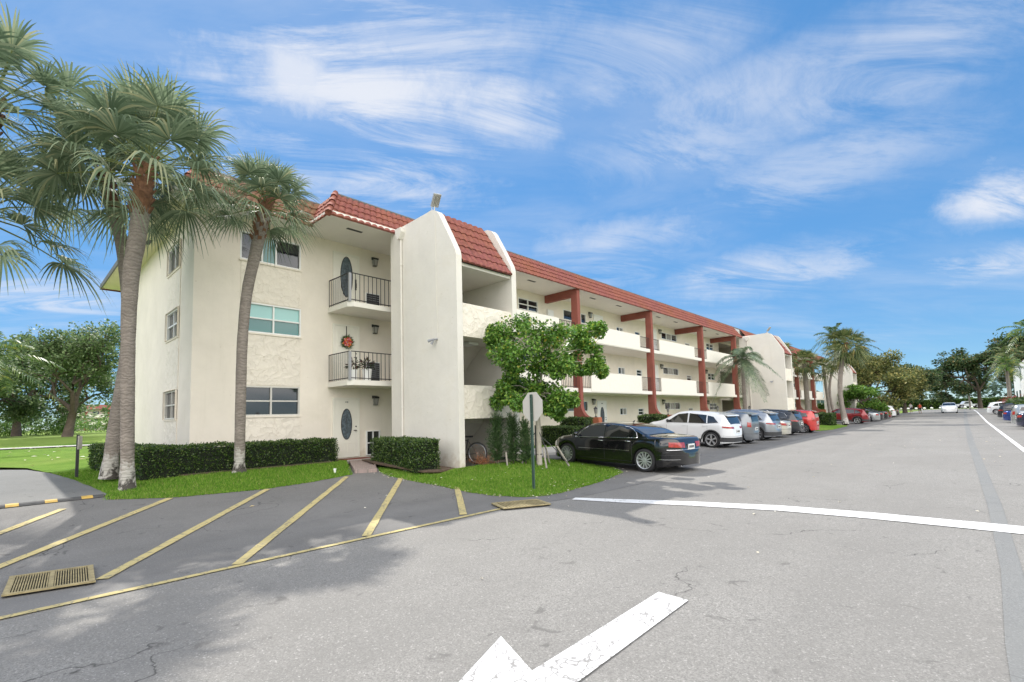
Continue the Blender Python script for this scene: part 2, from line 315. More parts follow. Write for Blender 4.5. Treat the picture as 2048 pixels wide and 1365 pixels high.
M['oak_leaf'] = leafmat('oak_leaf', [(0, (.07, .12, .045)), (.5, (.13, .20, .075)), (1, (.27, .34, .16))], .4)
M['tree_leaf'] = leafmat('sapling_leaf', [(0, (.06, .15, .03)), (.5, (.15, .31, .05)), (.92, (.30, .47, .09)), (.985, (.42, .44, .07)), (1, (.55, .40, .05))], .32, .35, .5)
M['hedge_leaf'] = leafmat('hedge_leaf', [(0, (.018, .045, .010)), (.5, (.045, .095, .018)), (.85, (.10, .165, .03)), (1, (.17, .23, .05))], .2, .35, .5)
M['hedge_core'] = mat('hedge_core', (.012, .018, .008), .95)
M['ficus_leaf'] = leafmat('autumn_leaf', [(0, (.09, .12, .04)), (.45, (.16, .19, .06)), (.8, (.27, .26, .08)), (1, (.48, .42, .15))], .3, var=.3, vs=.18)
M['canopy_leaf'] = leafmat('canopy_leaf', [(0, (.035, .075, .03)), (.6, (.08, .13, .05)), (.9, (.14, .18, .06)), (1, (.28, .19, .08))], .3, var=.3, vs=.2)
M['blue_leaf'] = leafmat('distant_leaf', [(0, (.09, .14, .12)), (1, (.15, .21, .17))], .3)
M['conifer'] = leafmat('podocarpus', [(0, (.025, .06, .02)), (.6, (.065, .13, .04)), (1, (.14, .21, .08))], .2)
M['stake'] = mat('weathered_stake', (.34, .31, .26), .9, var=.3, vscale=9)
M['dead'] = leafmat('dead_fronds', [(0, (.28, .11, .05)), (.5, (.45, .20, .10)), (1, (.60, .34, .20))], .2, .8)
M['red_leaf'] = leafmat('croton', [(0, (.10, .02, .02)), (.6, (.22, .05, .04)), (1, (.12, .12, .03))], .2)
M['lime_leaf'] = leafmat('lime_shrub', [(0, (.06, .15, .02)), (.6, (.13, .27, .04)), (1, (.26, .36, .08))], .3)
M['litter'] = leafmat('leaf_litter', [(0, (.50, .40, .22)), (.5, (.66, .60, .45)), (1, (.75, .74, .68))], .1, .9)
M['skin'] = mat('skin', (.45, .27, .19), .6)
M['tyre'] = mat('tyre', (.022, .022, .024), .8)
M['rim'] = mat('alloy', (.62, .63, .65), .3, metal=.7)
M['rimdark'] = mat('wheel_well', (.012, .012, .013), .8)
M['carglass'] = mat('car_glass', (.010, .012, .013), .03, spec=1., coat=.5)
M['plastic'] = mat('dark_plastic', (.04, .04, .042), .65)
M['chrome'] = mat('chrome', (.75, .75, .76), .18, metal=1.)
M['tail'] = mat('tail_lamp', (.36, .018, .014), .25, coat=1., var=.45, vscale=11.)
M['head'] = mat('head_lamp', (.55, .57, .60), .1, coat=1.)
M['plate'] = mat('plate', (.70, .71, .70), .5, var=.15, vscale=30)
PAINTS = {}
def paint(name, col, metal=.25, rough=.28):
    if name not in PAINTS: PAINTS[name] = mat('paint_'+name, col, rough, metal=metal, coat=1.)
    return PAINTS[name]

# ------------------------------------------------------------------ mesh helper
class MB:
    def __init__(s): s.v = []; s.f = []; s.m = []
    def add(s, vs, fs, mi=0):
        n = len(s.v); s.v.extend([tuple(p) for p in vs]); s.f.extend([tuple(n+i for i in f) for f in fs]); s.m.extend([mi]*len(fs)); return s
    def quad(s, a, b, c, d, mi=0): return s.add([a, b, c, d], [(0, 1, 2, 3)], mi)
    def box(s, x0, x1, y0, y1, z0, z1, mi=0):
        vs = [(x, y, z) for z in (z0, z1) for y in (y0, y1) for x in (x0, x1)]
        return s.add(vs, [(0, 2, 3, 1), (4, 5, 7, 6), (0, 1, 5, 4), (2, 6, 7, 3), (0, 4, 6, 2), (1, 3, 7, 5)], mi)
    def obox(s, c, ax, ay, az, mi=0):     # oriented box: centre and three half-axes
        c, ax, ay, az = map(Vector, (c, ax, ay, az)); vs = [c+ax*i+ay*j+az*k for k in (-1, 1) for j in (-1, 1) for i in (-1, 1)]
        return s.add(vs, [(0, 2, 3, 1), (4, 5, 7, 6), (0, 1, 5, 4), (2, 6, 7, 3), (0, 4, 6, 2), (1, 3, 7, 5)], mi)
    def prism(s, pts, axis, a, b, mi=0):   # polygon in the plane normal to axis
        def P(p, t):
            return (t, p[0], p[1]) if axis == 'x' else ((p[0], t, p[1]) if axis == 'y' else (p[0], p[1], t))
        n = len(pts); vs = [P(p, a) for p in pts]+[P(p, b) for p in pts]
        fs = [tuple(range(n))[::-1], tuple(range(n, 2*n))]+[(i, (i+1) % n, n+(i+1) % n, n+i) for i in range(n)]
        return s.add(vs, fs, mi)
    def tube(s, pts, r, n=8, mi=0, cap=True):
        pts = [Vector(p) for p in pts]; R = r if isinstance(r, (list, tuple)) else [r]*len(pts); vs = []
        ref = Vector((0, 0, 1))
        for i, p in enumerate(pts):
            d = (pts[min(i+1, len(pts)-1)]-pts[max(i-1, 0)])
            if d.length < 1e-9: d = Vector((0, 0, 1))
            d.normalize(); rf = ref if abs(d.dot(ref)) < .9 else Vector((1, 0, 0))
            a = d.cross(rf).normalized(); b = d.cross(a)
            for k in range(n):
                t = 2*math.pi*k/n; vs.append(p+(a*math.cos(t)+b*math.sin(t))*R[i])
        fs = []
        for i in range(len(pts)-1):
            for k in range(n): fs.append((i*n+k, i*n+(k+1) % n, (i+1)*n+(k+1) % n, (i+1)*n+k))
        if cap: fs += [tuple(range(n)), tuple(range((len(pts)-1)*n, len(pts)*n))[::-1]]
        return s.add(vs, fs, mi)
    def grid(s, f, nu, nv, mi=0):
        vs = [f(i/nu, j/nv) for j in range(nv+1) for i in range(nu+1)]
        return s.add(vs, [(j*(nu+1)+i, j*(nu+1)+i+1, (j+1)*(nu+1)+i+1, (j+1)*(nu+1)+i) for j in range(nv) for i in range(nu)], mi)
    def ball(s, c, rx, ry, rz, n=10, k=6, mi=0):
        def f(u, v):
            a = 2*math.pi*u; b = math.pi*(v-.5); return (c[0]+rx*math.cos(a)*math.cos(b), c[1]+ry*math.sin(a)*math.cos(b), c[2]+rz*math.sin(b))
        return s.grid(f, n, k, mi)
    def build(s, name, mats, parent=None, smooth=False, weld=0.):
        if not isinstance(mats, (list, tuple)): mats = [mats]
        off = Vector((0, 0, 0)); p = parent
        while p is not None: off += p.location; p = p.parent
        me = bpy.data.meshes.new(name); me.from_pydata([(v[0]-off[0], v[1]-off[1], v[2]-off[2]) for v in s.v], [], s.f)
        for m_ in mats: me.materials.append(M[m_] if isinstance(m_, str) else m_)
        if any(s.m): me.polygons.foreach_set('material_index', s.m)
        if weld:
            bm = bmesh.new(); bm.from_mesh(me); bmesh.ops.remove_doubles(bm, verts=bm.verts, dist=weld); bmesh.ops.recalc_face_normals(bm, faces=bm.faces); bm.to_mesh(me); bm.free()
        if smooth: me.polygons.foreach_set('use_smooth', [True]*len(me.polygons))
        me.update()
        o = bpy.data.objects.new(name, me); C.objects.link(o); o.parent = parent
        return o
def build_each(mb, name, mats, parent):     # one object for each loose piece
    par = list(range(len(mb.v)))
    def fd(i):
        while par[i] != i: par[i] = par[par[i]]; i = par[i]
        return i
    for f in mb.f:
        r = fd(f[0])
        for i in f[1:]: par[fd(i)] = r
    G = {}
    for f, m_ in zip(mb.f, mb.m): G.setdefault(fd(f[0]), []).append((f, m_))
    for fs in G.values():
        q = MB(); ids = sorted({i for f, _ in fs for i in f}); mp = {i: k for k, i in enumerate(ids)}
        q.v = [mb.v[i] for i in ids]; q.f = [tuple(mp[i] for i in f) for f, _ in fs]; q.m = [m_ for _, m_ in fs]; q.build(name, mats, parent)
def tag(o, label=None, cat=None, group=None, kind=None):
    if label: o['label'] = label
    if cat: o['category'] = cat
    if group: o['group'] = group
    if kind: o['kind'] = kind
    return o
def empty(name, loc=(0, 0, 0), label=None, cat=None, group=None):
    o = bpy.data.objects.new(name, None); o.location = loc; C.objects.link(o); o.empty_display_size = .3
    return tag(o, label, cat, group)
def copy_tree(o, parent=None):
    c = o.copy(); C.objects.link(c); c.parent = parent
    for ch in list(o.children): copy_tree(ch, c)
    return c
def ss(a, b, x):
    t = max(0., min(1., (x-a)/(b-a))); return t*t*(3-2*t)
def lerp(a, b, t): return a+(b-a)*t
def interp(pts, x):
    if x <= pts[0][0]: return pts[0][1]
    for (a, b), (c, d) in zip(pts, pts[1:]):
        if x <= c: return b+(d-b)*(x-a)/(c-a)
    return pts[-1][1]
# the land: the road lies lowest, the ground climbs to the building and, far off, along the road
XB1, XB2 = -8.5, -13.0
def hgt(x, y):
    f = max(0., min(1., (x-XB2)/(XB1-XB2))); r = .5*max(0., min(1., (y-65.)/45.))
    return -.30*f+r*(.4+.6*f)
def gz(x, y): return hgt(0, y)
def gp(x, y):      # a point surveyed on the level of the door sills, carried down its sight line to the sloping ground
    k = 1.
    for _ in range(12): k = (1.42-hgt(x*k, y*k))/1.42
    return (x*k, y*k)
YN = [-60, -20, 0, 10, 20, 30, 40, 50, 65, 80, 95, 110, 130, 160, 200, 260, 400, 900]

# ------------------------------------------------------------------ ground
def sheet(name, x0, x1, y0, y1, z, m_, label=None, kind='structure'):
    ys = sorted(set([y0, y1]+[y for y in YN if y0 < y < y1])); b = MB()
    for a, c in zip(ys, ys[1:]):
        b.quad((x0, a, z+gz(0, a)), (x1, a, z+gz(0, a)), (x1, c, z+gz(0, c)), (x0, c, z+gz(0, c)))
    o = b.build(name, m_); tag(o, label, None, None, kind); return o
def ground():
    xs = [-900, -400, -200, -100, -60, -30, XB2, XB1, 0, 10, 30, 60, 100, 200, 400, 900]; ys = [-400, -200]+YN; b = MB()
    vs = [(x, y, hgt(x, y)-(.06 if y < 300 else .3)) for y in ys for x in xs]; n = len(xs)
    b.add(vs, [(j*n+i, j*n+i+1, (j+1)*n+i+1, (j+1)*n+i) for j in range(len(ys)-1) for i in range(n-1)])
    tag(b.build('ground', 'lawn2'), kind='structure')
ground()
sheet('road', -8.4, 10.5, -60, 200, 0., 'asphalt_light')
sheet('cross_road', -70, 60, 186, 200, .006, 'asphalt_light')
# dark parking asphalt beside the building; irregular outer edge
def polysheet(name, pts, z, m_, kind='structure', label=None, thick=0.):
    b = MB(); 
    if thick:
        b.prism(pts, 'z', z-thick, z); b.v = [(v[0], v[1], v[2]+hgt(v[0], v[1])) for v in b.v]
    else: b.add([(p[0], p[1], z+hgt(*p)) for p in pts], [tuple(range(len(pts)))])
    o = b.build(name, m_)
    me = o.data; bm = bmesh.new(); bm.from_mesh(me); bmesh.ops.recalc_face_normals(bm, faces=bm.faces)
    if not thick:
        for f in bm.faces:
            if f.normal.z < 0: f.normal_flip()
    bm.to_mesh(me); bm.free()
    return tag(o, label, None, None, kind)
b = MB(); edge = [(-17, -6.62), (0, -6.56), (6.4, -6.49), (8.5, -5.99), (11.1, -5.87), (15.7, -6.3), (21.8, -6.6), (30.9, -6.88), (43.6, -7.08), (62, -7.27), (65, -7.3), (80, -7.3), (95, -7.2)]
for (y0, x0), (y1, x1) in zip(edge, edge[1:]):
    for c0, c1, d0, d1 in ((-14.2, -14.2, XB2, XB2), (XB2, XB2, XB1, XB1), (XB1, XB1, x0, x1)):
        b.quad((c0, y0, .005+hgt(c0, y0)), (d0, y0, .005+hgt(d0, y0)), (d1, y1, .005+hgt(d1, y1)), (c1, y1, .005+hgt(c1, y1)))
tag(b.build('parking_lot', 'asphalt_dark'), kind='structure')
polysheet('driveway', [(-13.05, -14), (-13.05, 1.6), (-13.4, 1.65), (-15.5, 1.55), (-18.3, 1.42), (-21.5, 1.15), (-24.4, .7), (-26.2, -.4), (-27, -3), (-27, -14)], .009, 'drive')

# painted markings, laid 4 mm above what they lie on
def line(b, p, q, w0, z=.012, w1=None, wob=0., survey=True):
    f = gp if survey else (lambda x, y: (x, y)); w1 = w1 or w0; L_ = math.dist(p, q)
    k = max(1, int(L_/.35)) if L_ < 40 else max(1, int(L_/5)); C_ = [Vector(f(lerp(p[0], q[0], i/k), lerp(p[1], q[1], i/k))) for i in range(k+1)]; P = []
    for i, c in enumerate(C_):
        d = (C_[min(i+1, k)]-C_[max(i-1, 0)]).normalized(); n = Vector((-d.y, d.x)); ww = lerp(w0, w1, i/k)/2; P.append((c+n*(ww+RND.uniform(-wob, wob)), c-n*(ww+RND.uniform(-wob, wob))))
    for (a, e), (a2, e2) in zip(P, P[1:]): b.quad(*[(v.x, v.y, z+hgt(v.x, v.y)) for v in (a, e, e2, a2)])
def marking(name, segs, w0, m_, z=.012, label=None, wob=.006, survey=True):
    b = MB()
    for s_ in segs: line(b, s_[0], s_[1], w0, z, None, wob, survey)
    return tag(b.build(name, m_), label, kind='structure')
marking('yellow_edge_line', [((-5.52, -14), (-5.42, 0)), ((-5.42, 0), (-5.40, 2.6)), ((-5.40, 2.6), (-5.34, 5.35))], .10, 'yellow_line')
marking('yellow_hatch_lines', [((-7.2, -1.0), (-11.7, 0.8)), ((-6.1, -.70), (-11.45, 2.32)), ((-5.98, .70), (-11.04, 3.98)), ((-5.45, 1.68), (-11.6, 6.1)), ((-5.45, 3.12), (-10.05, 6.68)), ((-5.45, 4.69), (-7.75, 6.5))], .128, 'yellow_line', .0175)
def stopline():
    b = MB(); cl = [(-4.95, 6.72), (-4.2, 6.98), (-3.2, 7.38), (-2.05, 7.74), (-1.0, 7.86), (.4, 7.87), (1.3, 7.9)]
    # join wedges
    b2 = MB(); L_ = []; R_ = []
    for i, p in enumerate(cl):
        a = Vector(cl[max(i-1, 0)]); c = Vector(cl[min(i+1, len(cl)-1)]); d = (c-a).normalized(); n = Vector((-d.y, d.x)); ww = interp([(-4.95, .10), (-4.2, .15), (-2, .215), (2, .26)], p[0])
        L_.append(Vector(p)+n*ww); R_.append(Vector(p)-n*ww)
    for i in range(len(cl)-1):
        b2.quad(*[(*gp(*p), .010-.3) for p in (L_[i], R_[i], R_[i+1], L_[i+1])])
    tag(b2.build('stop_line', 'white_line2'), kind='structure')
stopline()
def arrow():
    b = MB(); d = Vector((.05, -1)).normalized(); 
    # shaft then head (points measured on the photograph's ground)
    b.add([(-1.87, 3.62, .010), (-1.62, 3.60, .010), (-1.60, 2.05, .010), (-1.86, 2.08, .010)], [(0, 3, 2, 1)])
    b.add([(-2.29, 2.27, .010), (-1.86, 2.08, .010), (-1.60, 2.05, .010), (-1.20, 2.25, .010), (-1.75, .87, .010)], [(0, 4, 3, 2, 1)])
    b.v = [(*gp(v[0], v[1]), .010-.3) for v in b.v]; o = b.build('arrow_marking', 'white_line'); tag(o, kind='structure')
arrow()
marking('white_edge_line', [((1.46, -2), (1.46, 65)), ((1.46, 65), (1.42, 110)), ((1.42, 110), (1.4, 150))], .15, 'white_line2', .014, wob=0, survey=False)
def joint():
    b = MB(); pts = [(-.05, 140, .34), (-.02, 110, .34), (.0, 95, .34), (.0, 80, .34), (.0, 65, .30), (.10, 30, .23), (.25, 11.6, .18), (.23, 7.2, .16), (.16, 5, .145), (.12, -3, .14)]
    for p, q in zip(pts, pts[1:]):
        k = 6
        for i in range(k):
            t0, t1 = i/k, (i+1)/k
            y0, y1 = lerp(p[1], q[1], t0), lerp(p[1], q[1], t1)
            x0, x1 = lerp(p[0], q[0], t0), lerp(p[0], q[0], t1); w0 = lerp(p[2], q[2], t0)/2; w1 = lerp(p[2], q[2], t1)/2
            b.quad((x0-w0, y0, .004+gz(0, y0)), (x1-w1, y1, .004+gz(0, y1)), (x1+w1, y1, .004+gz(0, y1)), (x0+w0, y0, .004+gz(0, y0)))
    tag(b.build('sealed_joint', 'stripe_blue'), kind='structure')
joint()
marking('bay_lines', [((-7.2, y), (-11.8, y)) for y in (16.2, 19.1, 22.2, 25.4, 28.5, 31.6, 34.7, 38.)], .09, 'bay_paint', .014, survey=False)

# lawns: constrained triangulation with a slightly raised, uneven surface
def inpoly(x, y, P):
    c = False; j = len(P)-1
    for i in range(len(P)):
        if (P[i][1] > y) != (P[j][1] > y) and x < (P[j][0]-P[i][0])*(y-P[i][1])/(P[j][1]-P[i][1])+P[i][0]: c = not c
        j = i
    return c
def dpoly(x, y, P):
    d = 1e9
    for i in range(len(P)):
        ax, ay = P[i-1]; bx, by = P[i]; dx, dy = bx-ax, by-ay; t = max(0, min(1, ((x-ax)*dx+(y-ay)*dy)/(dx*dx+dy*dy+1e-9)))
        d = min(d, math.hypot(x-ax-dx*t, y-ay-dy*t))
    return d
def lawn(name, P, step, zf, m_='lawn', jit=.03, kind='structure'):
    B = []
    for i in range(len(P)):
        a = P[i]; b = P[(i+1) % len(P)]; n = max(1, int(math.dist(a, b)/max(.12, step*.5)))
        for k in range(n):
            t = k/n; B.append(Vector((lerp(a[0], b[0], t)+RND.uniform(-jit, jit), lerp(a[1], b[1], t)+RND.uniform(-jit, jit))))
    nb = len(B); pts = list(B)
    x0 = min(p[0] for p in P); x1 = max(p[0] for p in P); y0 = min(p[1] for p in P); y1 = max(p[1] for p in P)
    x = x0
    while x < x1:
        y = y0
        while y < y1:
            xx, yy = x+RND.uniform(-.2, .2)*step, y+RND.uniform(-.2, .2)*step
            if inpoly(xx, yy, P) and dpoly(xx, yy, P) > step*.4: pts.append(Vector((xx, yy)))
            y += step
        x += step
    vv, ee, ff, *_ = geometry.delaunay_2d_cdt(pts, [(i, (i+1) % nb) for i in range(nb)], [], 1, 1e-5)
    me_v = [(v.x, v.y, zf(v.x, v.y)) for v in vv]
    b = MB(); b.add(me_v, [tuple(f) for f in ff]); o = b.build(name, m_, smooth=True)
    for p in o.data.polygons:
        if p.normal.z < 0: p.flip()
    tag(o, kind=kind); return o
PA = [(-12.41, 1.50), (-12.05, 1.85), (-11.5, 2.4), (-11.12, 3.9), (-11.35, 5.0), (-11.95, 6.42), (-12.3, 6.55), (-15.75, 8.25), (-15.95, 8.2), (-15.95, 3.82), (-30, 3.82), (-36, 3.82), (-46, 9), (-46, -14), (-27, -14), (-27, -3), (-26.2, -.4), (-24.4, .7), (-21.5, 1.15), (-18.3, 1.42), (-15.5, 1.55), (-13.4, 1.62)]
PA = [gp(*p) if p[0] > -14 else p for p in PA]
def zA2(x, y):
    e = min(dpoly2(x, y, PA[0:6]), dpoly2(x, y, PA[15:22]))
    return hgt(x, y)+.012+.11*ss(0, 2.0, e)+.30*ss(-20, -36, x)+.010*mnoise.noise(Vector((x*1.3, y*1.3, 0)))*ss(0, .3, e)
def dpoly2(x, y, P):
    d = 1e9
    for i in range(len(P)-1):
        ax, ay = P[i]; bx, by = P[i+1]; dx, dy = bx-ax, by-ay; t = max(0, min(1, ((x-ax)*dx+(y-ay)*dy)/(dx*dx+dy*dy+1e-9)))
        d = min(d, math.hypot(x-ax-dx*t, y-ay-dy*t))
    return d
lawn('lawn', PA, .45, zA2)
PB = [(-11.70, 7.14), (-10.6, 6.75), (-9.4, 6.55), (-8.24, 6.40), (-7.2, 6.22), (-6.32, 6.15), (-5.75, 6.35), (-5.5, 6.75), (-5.48, 7.22), (-5.7, 8.8), (-6.14, 10.4), (-6.9, 11.2), (-8.5, 11.9), (-9.9, 12.3), (-12.7, 13.6), (-14.0, 13.6), (-14.0, 11.75), (-10.75, 11.75), (-10.75, 9.2), (-10.66, 9.0), (-14.3, 8.98), (-15.6, 9.2), (-15.4, 8.95)]
PB = [gp(*p) if p[0] > -13.5 and p[1] < 12.55 and i < 15 else p for i, p in enumerate(PB)]
def zB(x, y):
    e = dpoly2(x, y, PB[0:14]); return max(hgt(x, y)+.012, min(.0, hgt(x, y)+.012+.22*ss(0, 2.6, e)))+.010*mnoise.noise(Vector((x*1.3, y*1.3, 3)))*ss(0, .3, e)
lawn('lawn', PB, .3, zB)
polysheet('sidewalk', [gp(-12.15, 6.62), gp(-11.86, 7.12), (-13.0, 7.75), (-15.35, 8.93), (-15.75, 8.33), (-13.0, 7.02)], .10, 'brickpath', thick=.10)
polysheet('door_slab', [(-15.2, 7.75), (-15.2, 9.05), (-16.08, 9.9), (-16.08, 7.75)], .115, 'concrete', thick=.12)
polysheet('sidewalk', [(-13.0, 13.62), (-11.7, 13.62), (-11.7, 44), (-13.0, 44)], .10, 'concrete', thick=.1)
polysheet('grass_verge', [(-14.2, 13.62), (-13.01, 13.62), (-13.01, 44.5), (-14.2, 44.5)], .07, 'lawn', thick=.08)
# soil beds under the hedges
def bed(P, z): polysheet('soil_bed', P, z, 'soil', thick=.04)
bed([(-16.0, 2.9), (-14.75, 3.3), (-14.75, 7.2), (-15.3, 7.75), (-16.0, 7.75)], .155)
bed([(-14.6, 8.2), (-12.9, 7.75), (-10.9, 7.9), (-10.6, 8.3), (-10.75, 8.97), (-14.2, 8.98)], .155)
PI = [(-13.6, 43.0), (-9.2, 42.8), (-8.2, 43.2), (-7.8, 45), (-8.0, 53), (-8.4, 56.5), (-9.6, 58.6), (-13.6, 58.8)]
lawn('lawn', PI, 1.2, lambda x, y: .02+hgt(x, y)+.10*ss(0, .8, dpoly(x, y, PI)))
# cart path and the raised golf green on the left
b = MB()
n = 24
for i in range(n):
    y0, y1 = lerp(-16, 12, i/n), lerp(-16, 12, (i+1)/n)
    f = lambda y: -37.+.7*math.sin(y*.18)
    b.quad((f(y0)-1.1, y0, .47), (f(y0)+1.1, y0, .47), (f(y1)+1.1, y1, .47), (f(y1)-1.1, y1, .47))
tag(b.build('cart_path', 'concrete'), kind='structure')
b = MB()
def zg(x, y): return .2+.62*ss(-41, -46, x+.9*math.sin(y*.2))+.1*mnoise.noise(Vector((x*.08, y*.08, 0)))
b.grid(lambda u, v: (lerp(-150, -39.5, u), lerp(-60, 60, v), zg(lerp(-150, -39.5, u), lerp(-60, 60, v))), 90, 40)
tag(b.build('golf_green', 'lawn2', smooth=True), kind='structure')

# grass blades over the near lawns
def blades(P, zf, dens, name, h0=.03, h1=.075):
    x0 = min(p[0] for p in P); x1 = max(p[0] for p in P); y0 = min(p[1] for p in P); y1 = max(p[1] for p in P)
    n = int((x1-x0)*(y1-y0)*dens); b = MB()
    for _ in range(n):
        x, y = RND.uniform(x0, x1), RND.uniform(y0, y1)
        if not inpoly(x, y, P): continue
        z = zf(x, y)-.005; h = RND.uniform(h0, h1); a = RND.uniform(0, 6.28); w_ = RND.uniform(.005, .010); dx, dy = math.cos(a)*w_, math.sin(a)*w_; lx, ly = RND.gauss(0, .35)*h, RND.gauss(0, .35)*h
        b.add([(x-dx, y-dy, z), (x+dx, y+dy, z), (x+lx, y+ly, z+h)], [(0, 1, 2)])
    tag(b.build(name, 'grass'), 'short green lawn grass in front of the apartment building', 'grass', kind='stuff')
GA = [gp(-12.41, 1.42), gp(-12.05, 1.8), gp(-11.46, 2.4), gp(-11.07, 3.9), gp(-11.3, 5.0), gp(-11.95, 6.46), (-14.75, 7.7), (-14.75, 2.9), (-21, 2.9), (-21, 1.2), (-18.3, 1.46), (-15.5, 1.58), (-13.4, 1.6)]
blades(GA, zA2, 1100, 'lawn_grass')
GB = [(p[0], p[1]-.03) for p in PB[:14]]+[(-12.6, 13.4), (-12.6, 11.9), (-10.6, 11.8), (-10.55, 9.1), (-10.5, 8.2), (-12.8, 7.7)]
blades(GB, zB, 1000, 'lawn_grass')
blades([(-13.0, 13.65), (-14.2, 13.65), (-14.2, 16.9), (-13.0, 16.9)], lambda x, y: hgt(x, y)+.07, 700, 'lawn_grass')
# fallen leaves
b = MB()
def litter(x, y, z, s):
    a = RND.uniform(0, 6.28); ca, sa = math.cos(a)*s, math.sin(a)*s; t = RND.uniform(.2, .45)
    b.add([(x-ca, y-sa, z+.002), (x+sa*t, y-ca*t, z+.012+s*.15), (x+ca, y+sa, z+.004), (x-sa*t, y+ca*t, z+.006)], [(0, 1, 2, 3)])
for _ in range(150):
    i = RND.randrange(0, 11); t = RND.random(); p, q = PB[i], PB[i+1]; x, y = lerp(p[0], q[0], t)+RND.gauss(0, .12), lerp(p[1], q[1], t)+RND.gauss(0, .10)-.05
    litter(x, y, hgt(x, y)+.03, RND.uniform(.014, .035))
for _ in range(130):
    x, y = RND.uniform(-12.5, -6.5), RND.uniform(7.5, 14)
    if inpoly(x, y, PB): litter(x, y, zB(x, y)+.04, RND.uniform(.015, .03))
for _ in range(70):
    x, y = RND.uniform(-40, -20), RND.uniform(-2, 4.2)
    if inpoly(x, y, PA): litter(x, y, zA2(x, y)+.04, RND.uniform(.06, .13))
for (x, y, s) in ((-3.2, 2.95, .03), (-4.6, 6.1, .05), (-9.0, 3.0, .06), (-1.6, 5.2, .025), (-8, 5, .03), (-9.3, 6.0, .04), (-2.2, 7.1, .05), (-2.6, 7.6, .05), (-7.2, 4.1, .03)): x, y = gp(x, y); litter(x, y, hgt(x, y)+.012, s)
for _ in range(40):
    litter(RND.uniform(-5.5, 1), RND.uniform(7, 36), -.288, RND.uniform(.018, .045))
tag(b.build('fallen_leaves', 'litter'), 'pale dry leaves scattered along the grass edge and asphalt', 'fallen leaves', kind='stuff')

# ------------------------------------------------------------------ apartment building
XA = -16.1; XW = -14.1; ZS = 7.9; FL = [.14, 2.78, 5.42]; YE = 3.68; YF = 84.0; XB = -28.2
bld = empty('apartment_building', (-16.1, 3.68, 0), 'long cream stucco three storey apartment building with red tiled mansard roof and open walkways', 'apartment building')
def wall_holes(b, axis, c, u0, u1, v0, v1, holes, depth, mi=0, sgn=1):
    # wall in the plane axis=c with rectangular holes; reveals go back by depth
    us = sorted(set([u0, u1]+[h[0] for h in holes]+[h[1] for h in holes])); vs = sorted(set([v0, v1]+[h[2] for h in holes]+[h[3] for h in holes]))
    def P(u, v, d=0.): return (c-d*sgn, u, v) if axis == 'x' else (u, c-d*sgn, v)
    for i in range(len(us)-1):
        for j in range(len(vs)-1):
            um, vm = (us[i]+us[i+1])/2, (vs[j]+vs[j+1])/2
            if any(h[0] < um < h[1] and h[2] < vm < h[3] for h in holes): continue
            b.quad(P(us[i], vs[j]), P(us[i+1], vs[j]), P(us[i+1], vs[j+1]), P(us[i], vs[j+1]), mi)
    for (a, bb, cc, d) in holes:
        b.quad(P(a, cc), P(a, cc, depth), P(a, d, depth), P(a, d), mi); b.quad(P(bb, cc), P(bb, cc, depth), P(bb, d, depth), P(bb, d), mi)
        b.quad(P(a, cc), P(a, cc, depth), P(bb, cc, depth), P(bb, cc), mi); b.quad(P(a, d), P(a, d, depth), P(bb, d, depth), P(bb, d), mi)
def window(axis, c, u0, u1, v0, v1, cols, rows, glass, fr='white', sgn=1, parent=None, fw=.045, label=None, rec=.05, widths=None):
    # frame proud of its recess; glass is one child mesh with one slot per kind
    f = MB(); g = MB(); parent = parent or bld
    def bx(m_, a, b_, c_, d, p0, p1, mi=0):
        lo, hi = sorted((c+p0*sgn, c+p1*sgn))
        if axis == 'x': m_.box(lo, hi, a, b_, c_, d, mi)
        else: m_.box(a, b_, lo, hi, c_, d, mi)
    bx(f, u0, u0+fw, v0, v1, -rec-.02, .012); bx(f, u1-fw, u1, v0, v1, -rec-.02, .012)
    bx(f, u0+fw, u1-fw, v0, v0+fw, -rec-.02, .018); bx(f, u0+fw, u1-fw, v1-fw, v1, -rec-.02, .010)
    us = [lerp(u0+fw, u1-fw, t) for t in (widths or [i/cols for i in range(cols+1)])]
    for i in range(1, cols): bx(f, us[i]-fw*.55, us[i]+fw*.55, v0+fw, v1-fw, -rec-.02, -.004)
    vs = [lerp(v0+fw, v1-fw, i/rows) for i in range(rows+1)]
    for i in range(cols):
        a, b_ = us[i]+(fw*.55 if i else 0), us[i+1]-(fw*.55 if i < cols-1 else 0)
        for j in range(1, rows): bx(f, a, b_, vs[j]-.022, vs[j]+.022, -rec-.02, -.010)
    gl = glass if isinstance(glass, list) else [glass]; mats = sorted(set(gl))
    k = 0
    for i in range(cols):
        for j in range(rows):
            gm = gl[(i*rows+j) % len(gl)]; a, b_ = us[i], us[i+1]
            P = [(c-(rec+.008)*sgn, p, q) if axis == 'x' else (p, c-(rec+.008)*sgn, q) for p, q in ((a, vs[j]), (b_, vs[j]), (b_, vs[j+1]), (a, vs[j+1]))]
            g.quad(*P, mats.index(gm))
    o = f.build('window', fr, parent)
    if label: o['label'] = label
    g.build('pane', mats, o); return o
WX = []   # windows in the road wall: y0 y1 z0 z1 cols rows glass frame
WX += [(4.90, 6.78, 6.57, 7.48, 3, 1, ['glass', 'glass_teal2', 'glass'], 'white', [0, .34, .58, 1]),
       (5.05, 6.80, 4.28, 5.24, 2, 2, ['glass_teal2', 'glass_teal'], 'white', None),
       (4.98, 6.78, 1.66, 2.60, 2, 2, ['glass', 'glass'], 'frame_old', None)]
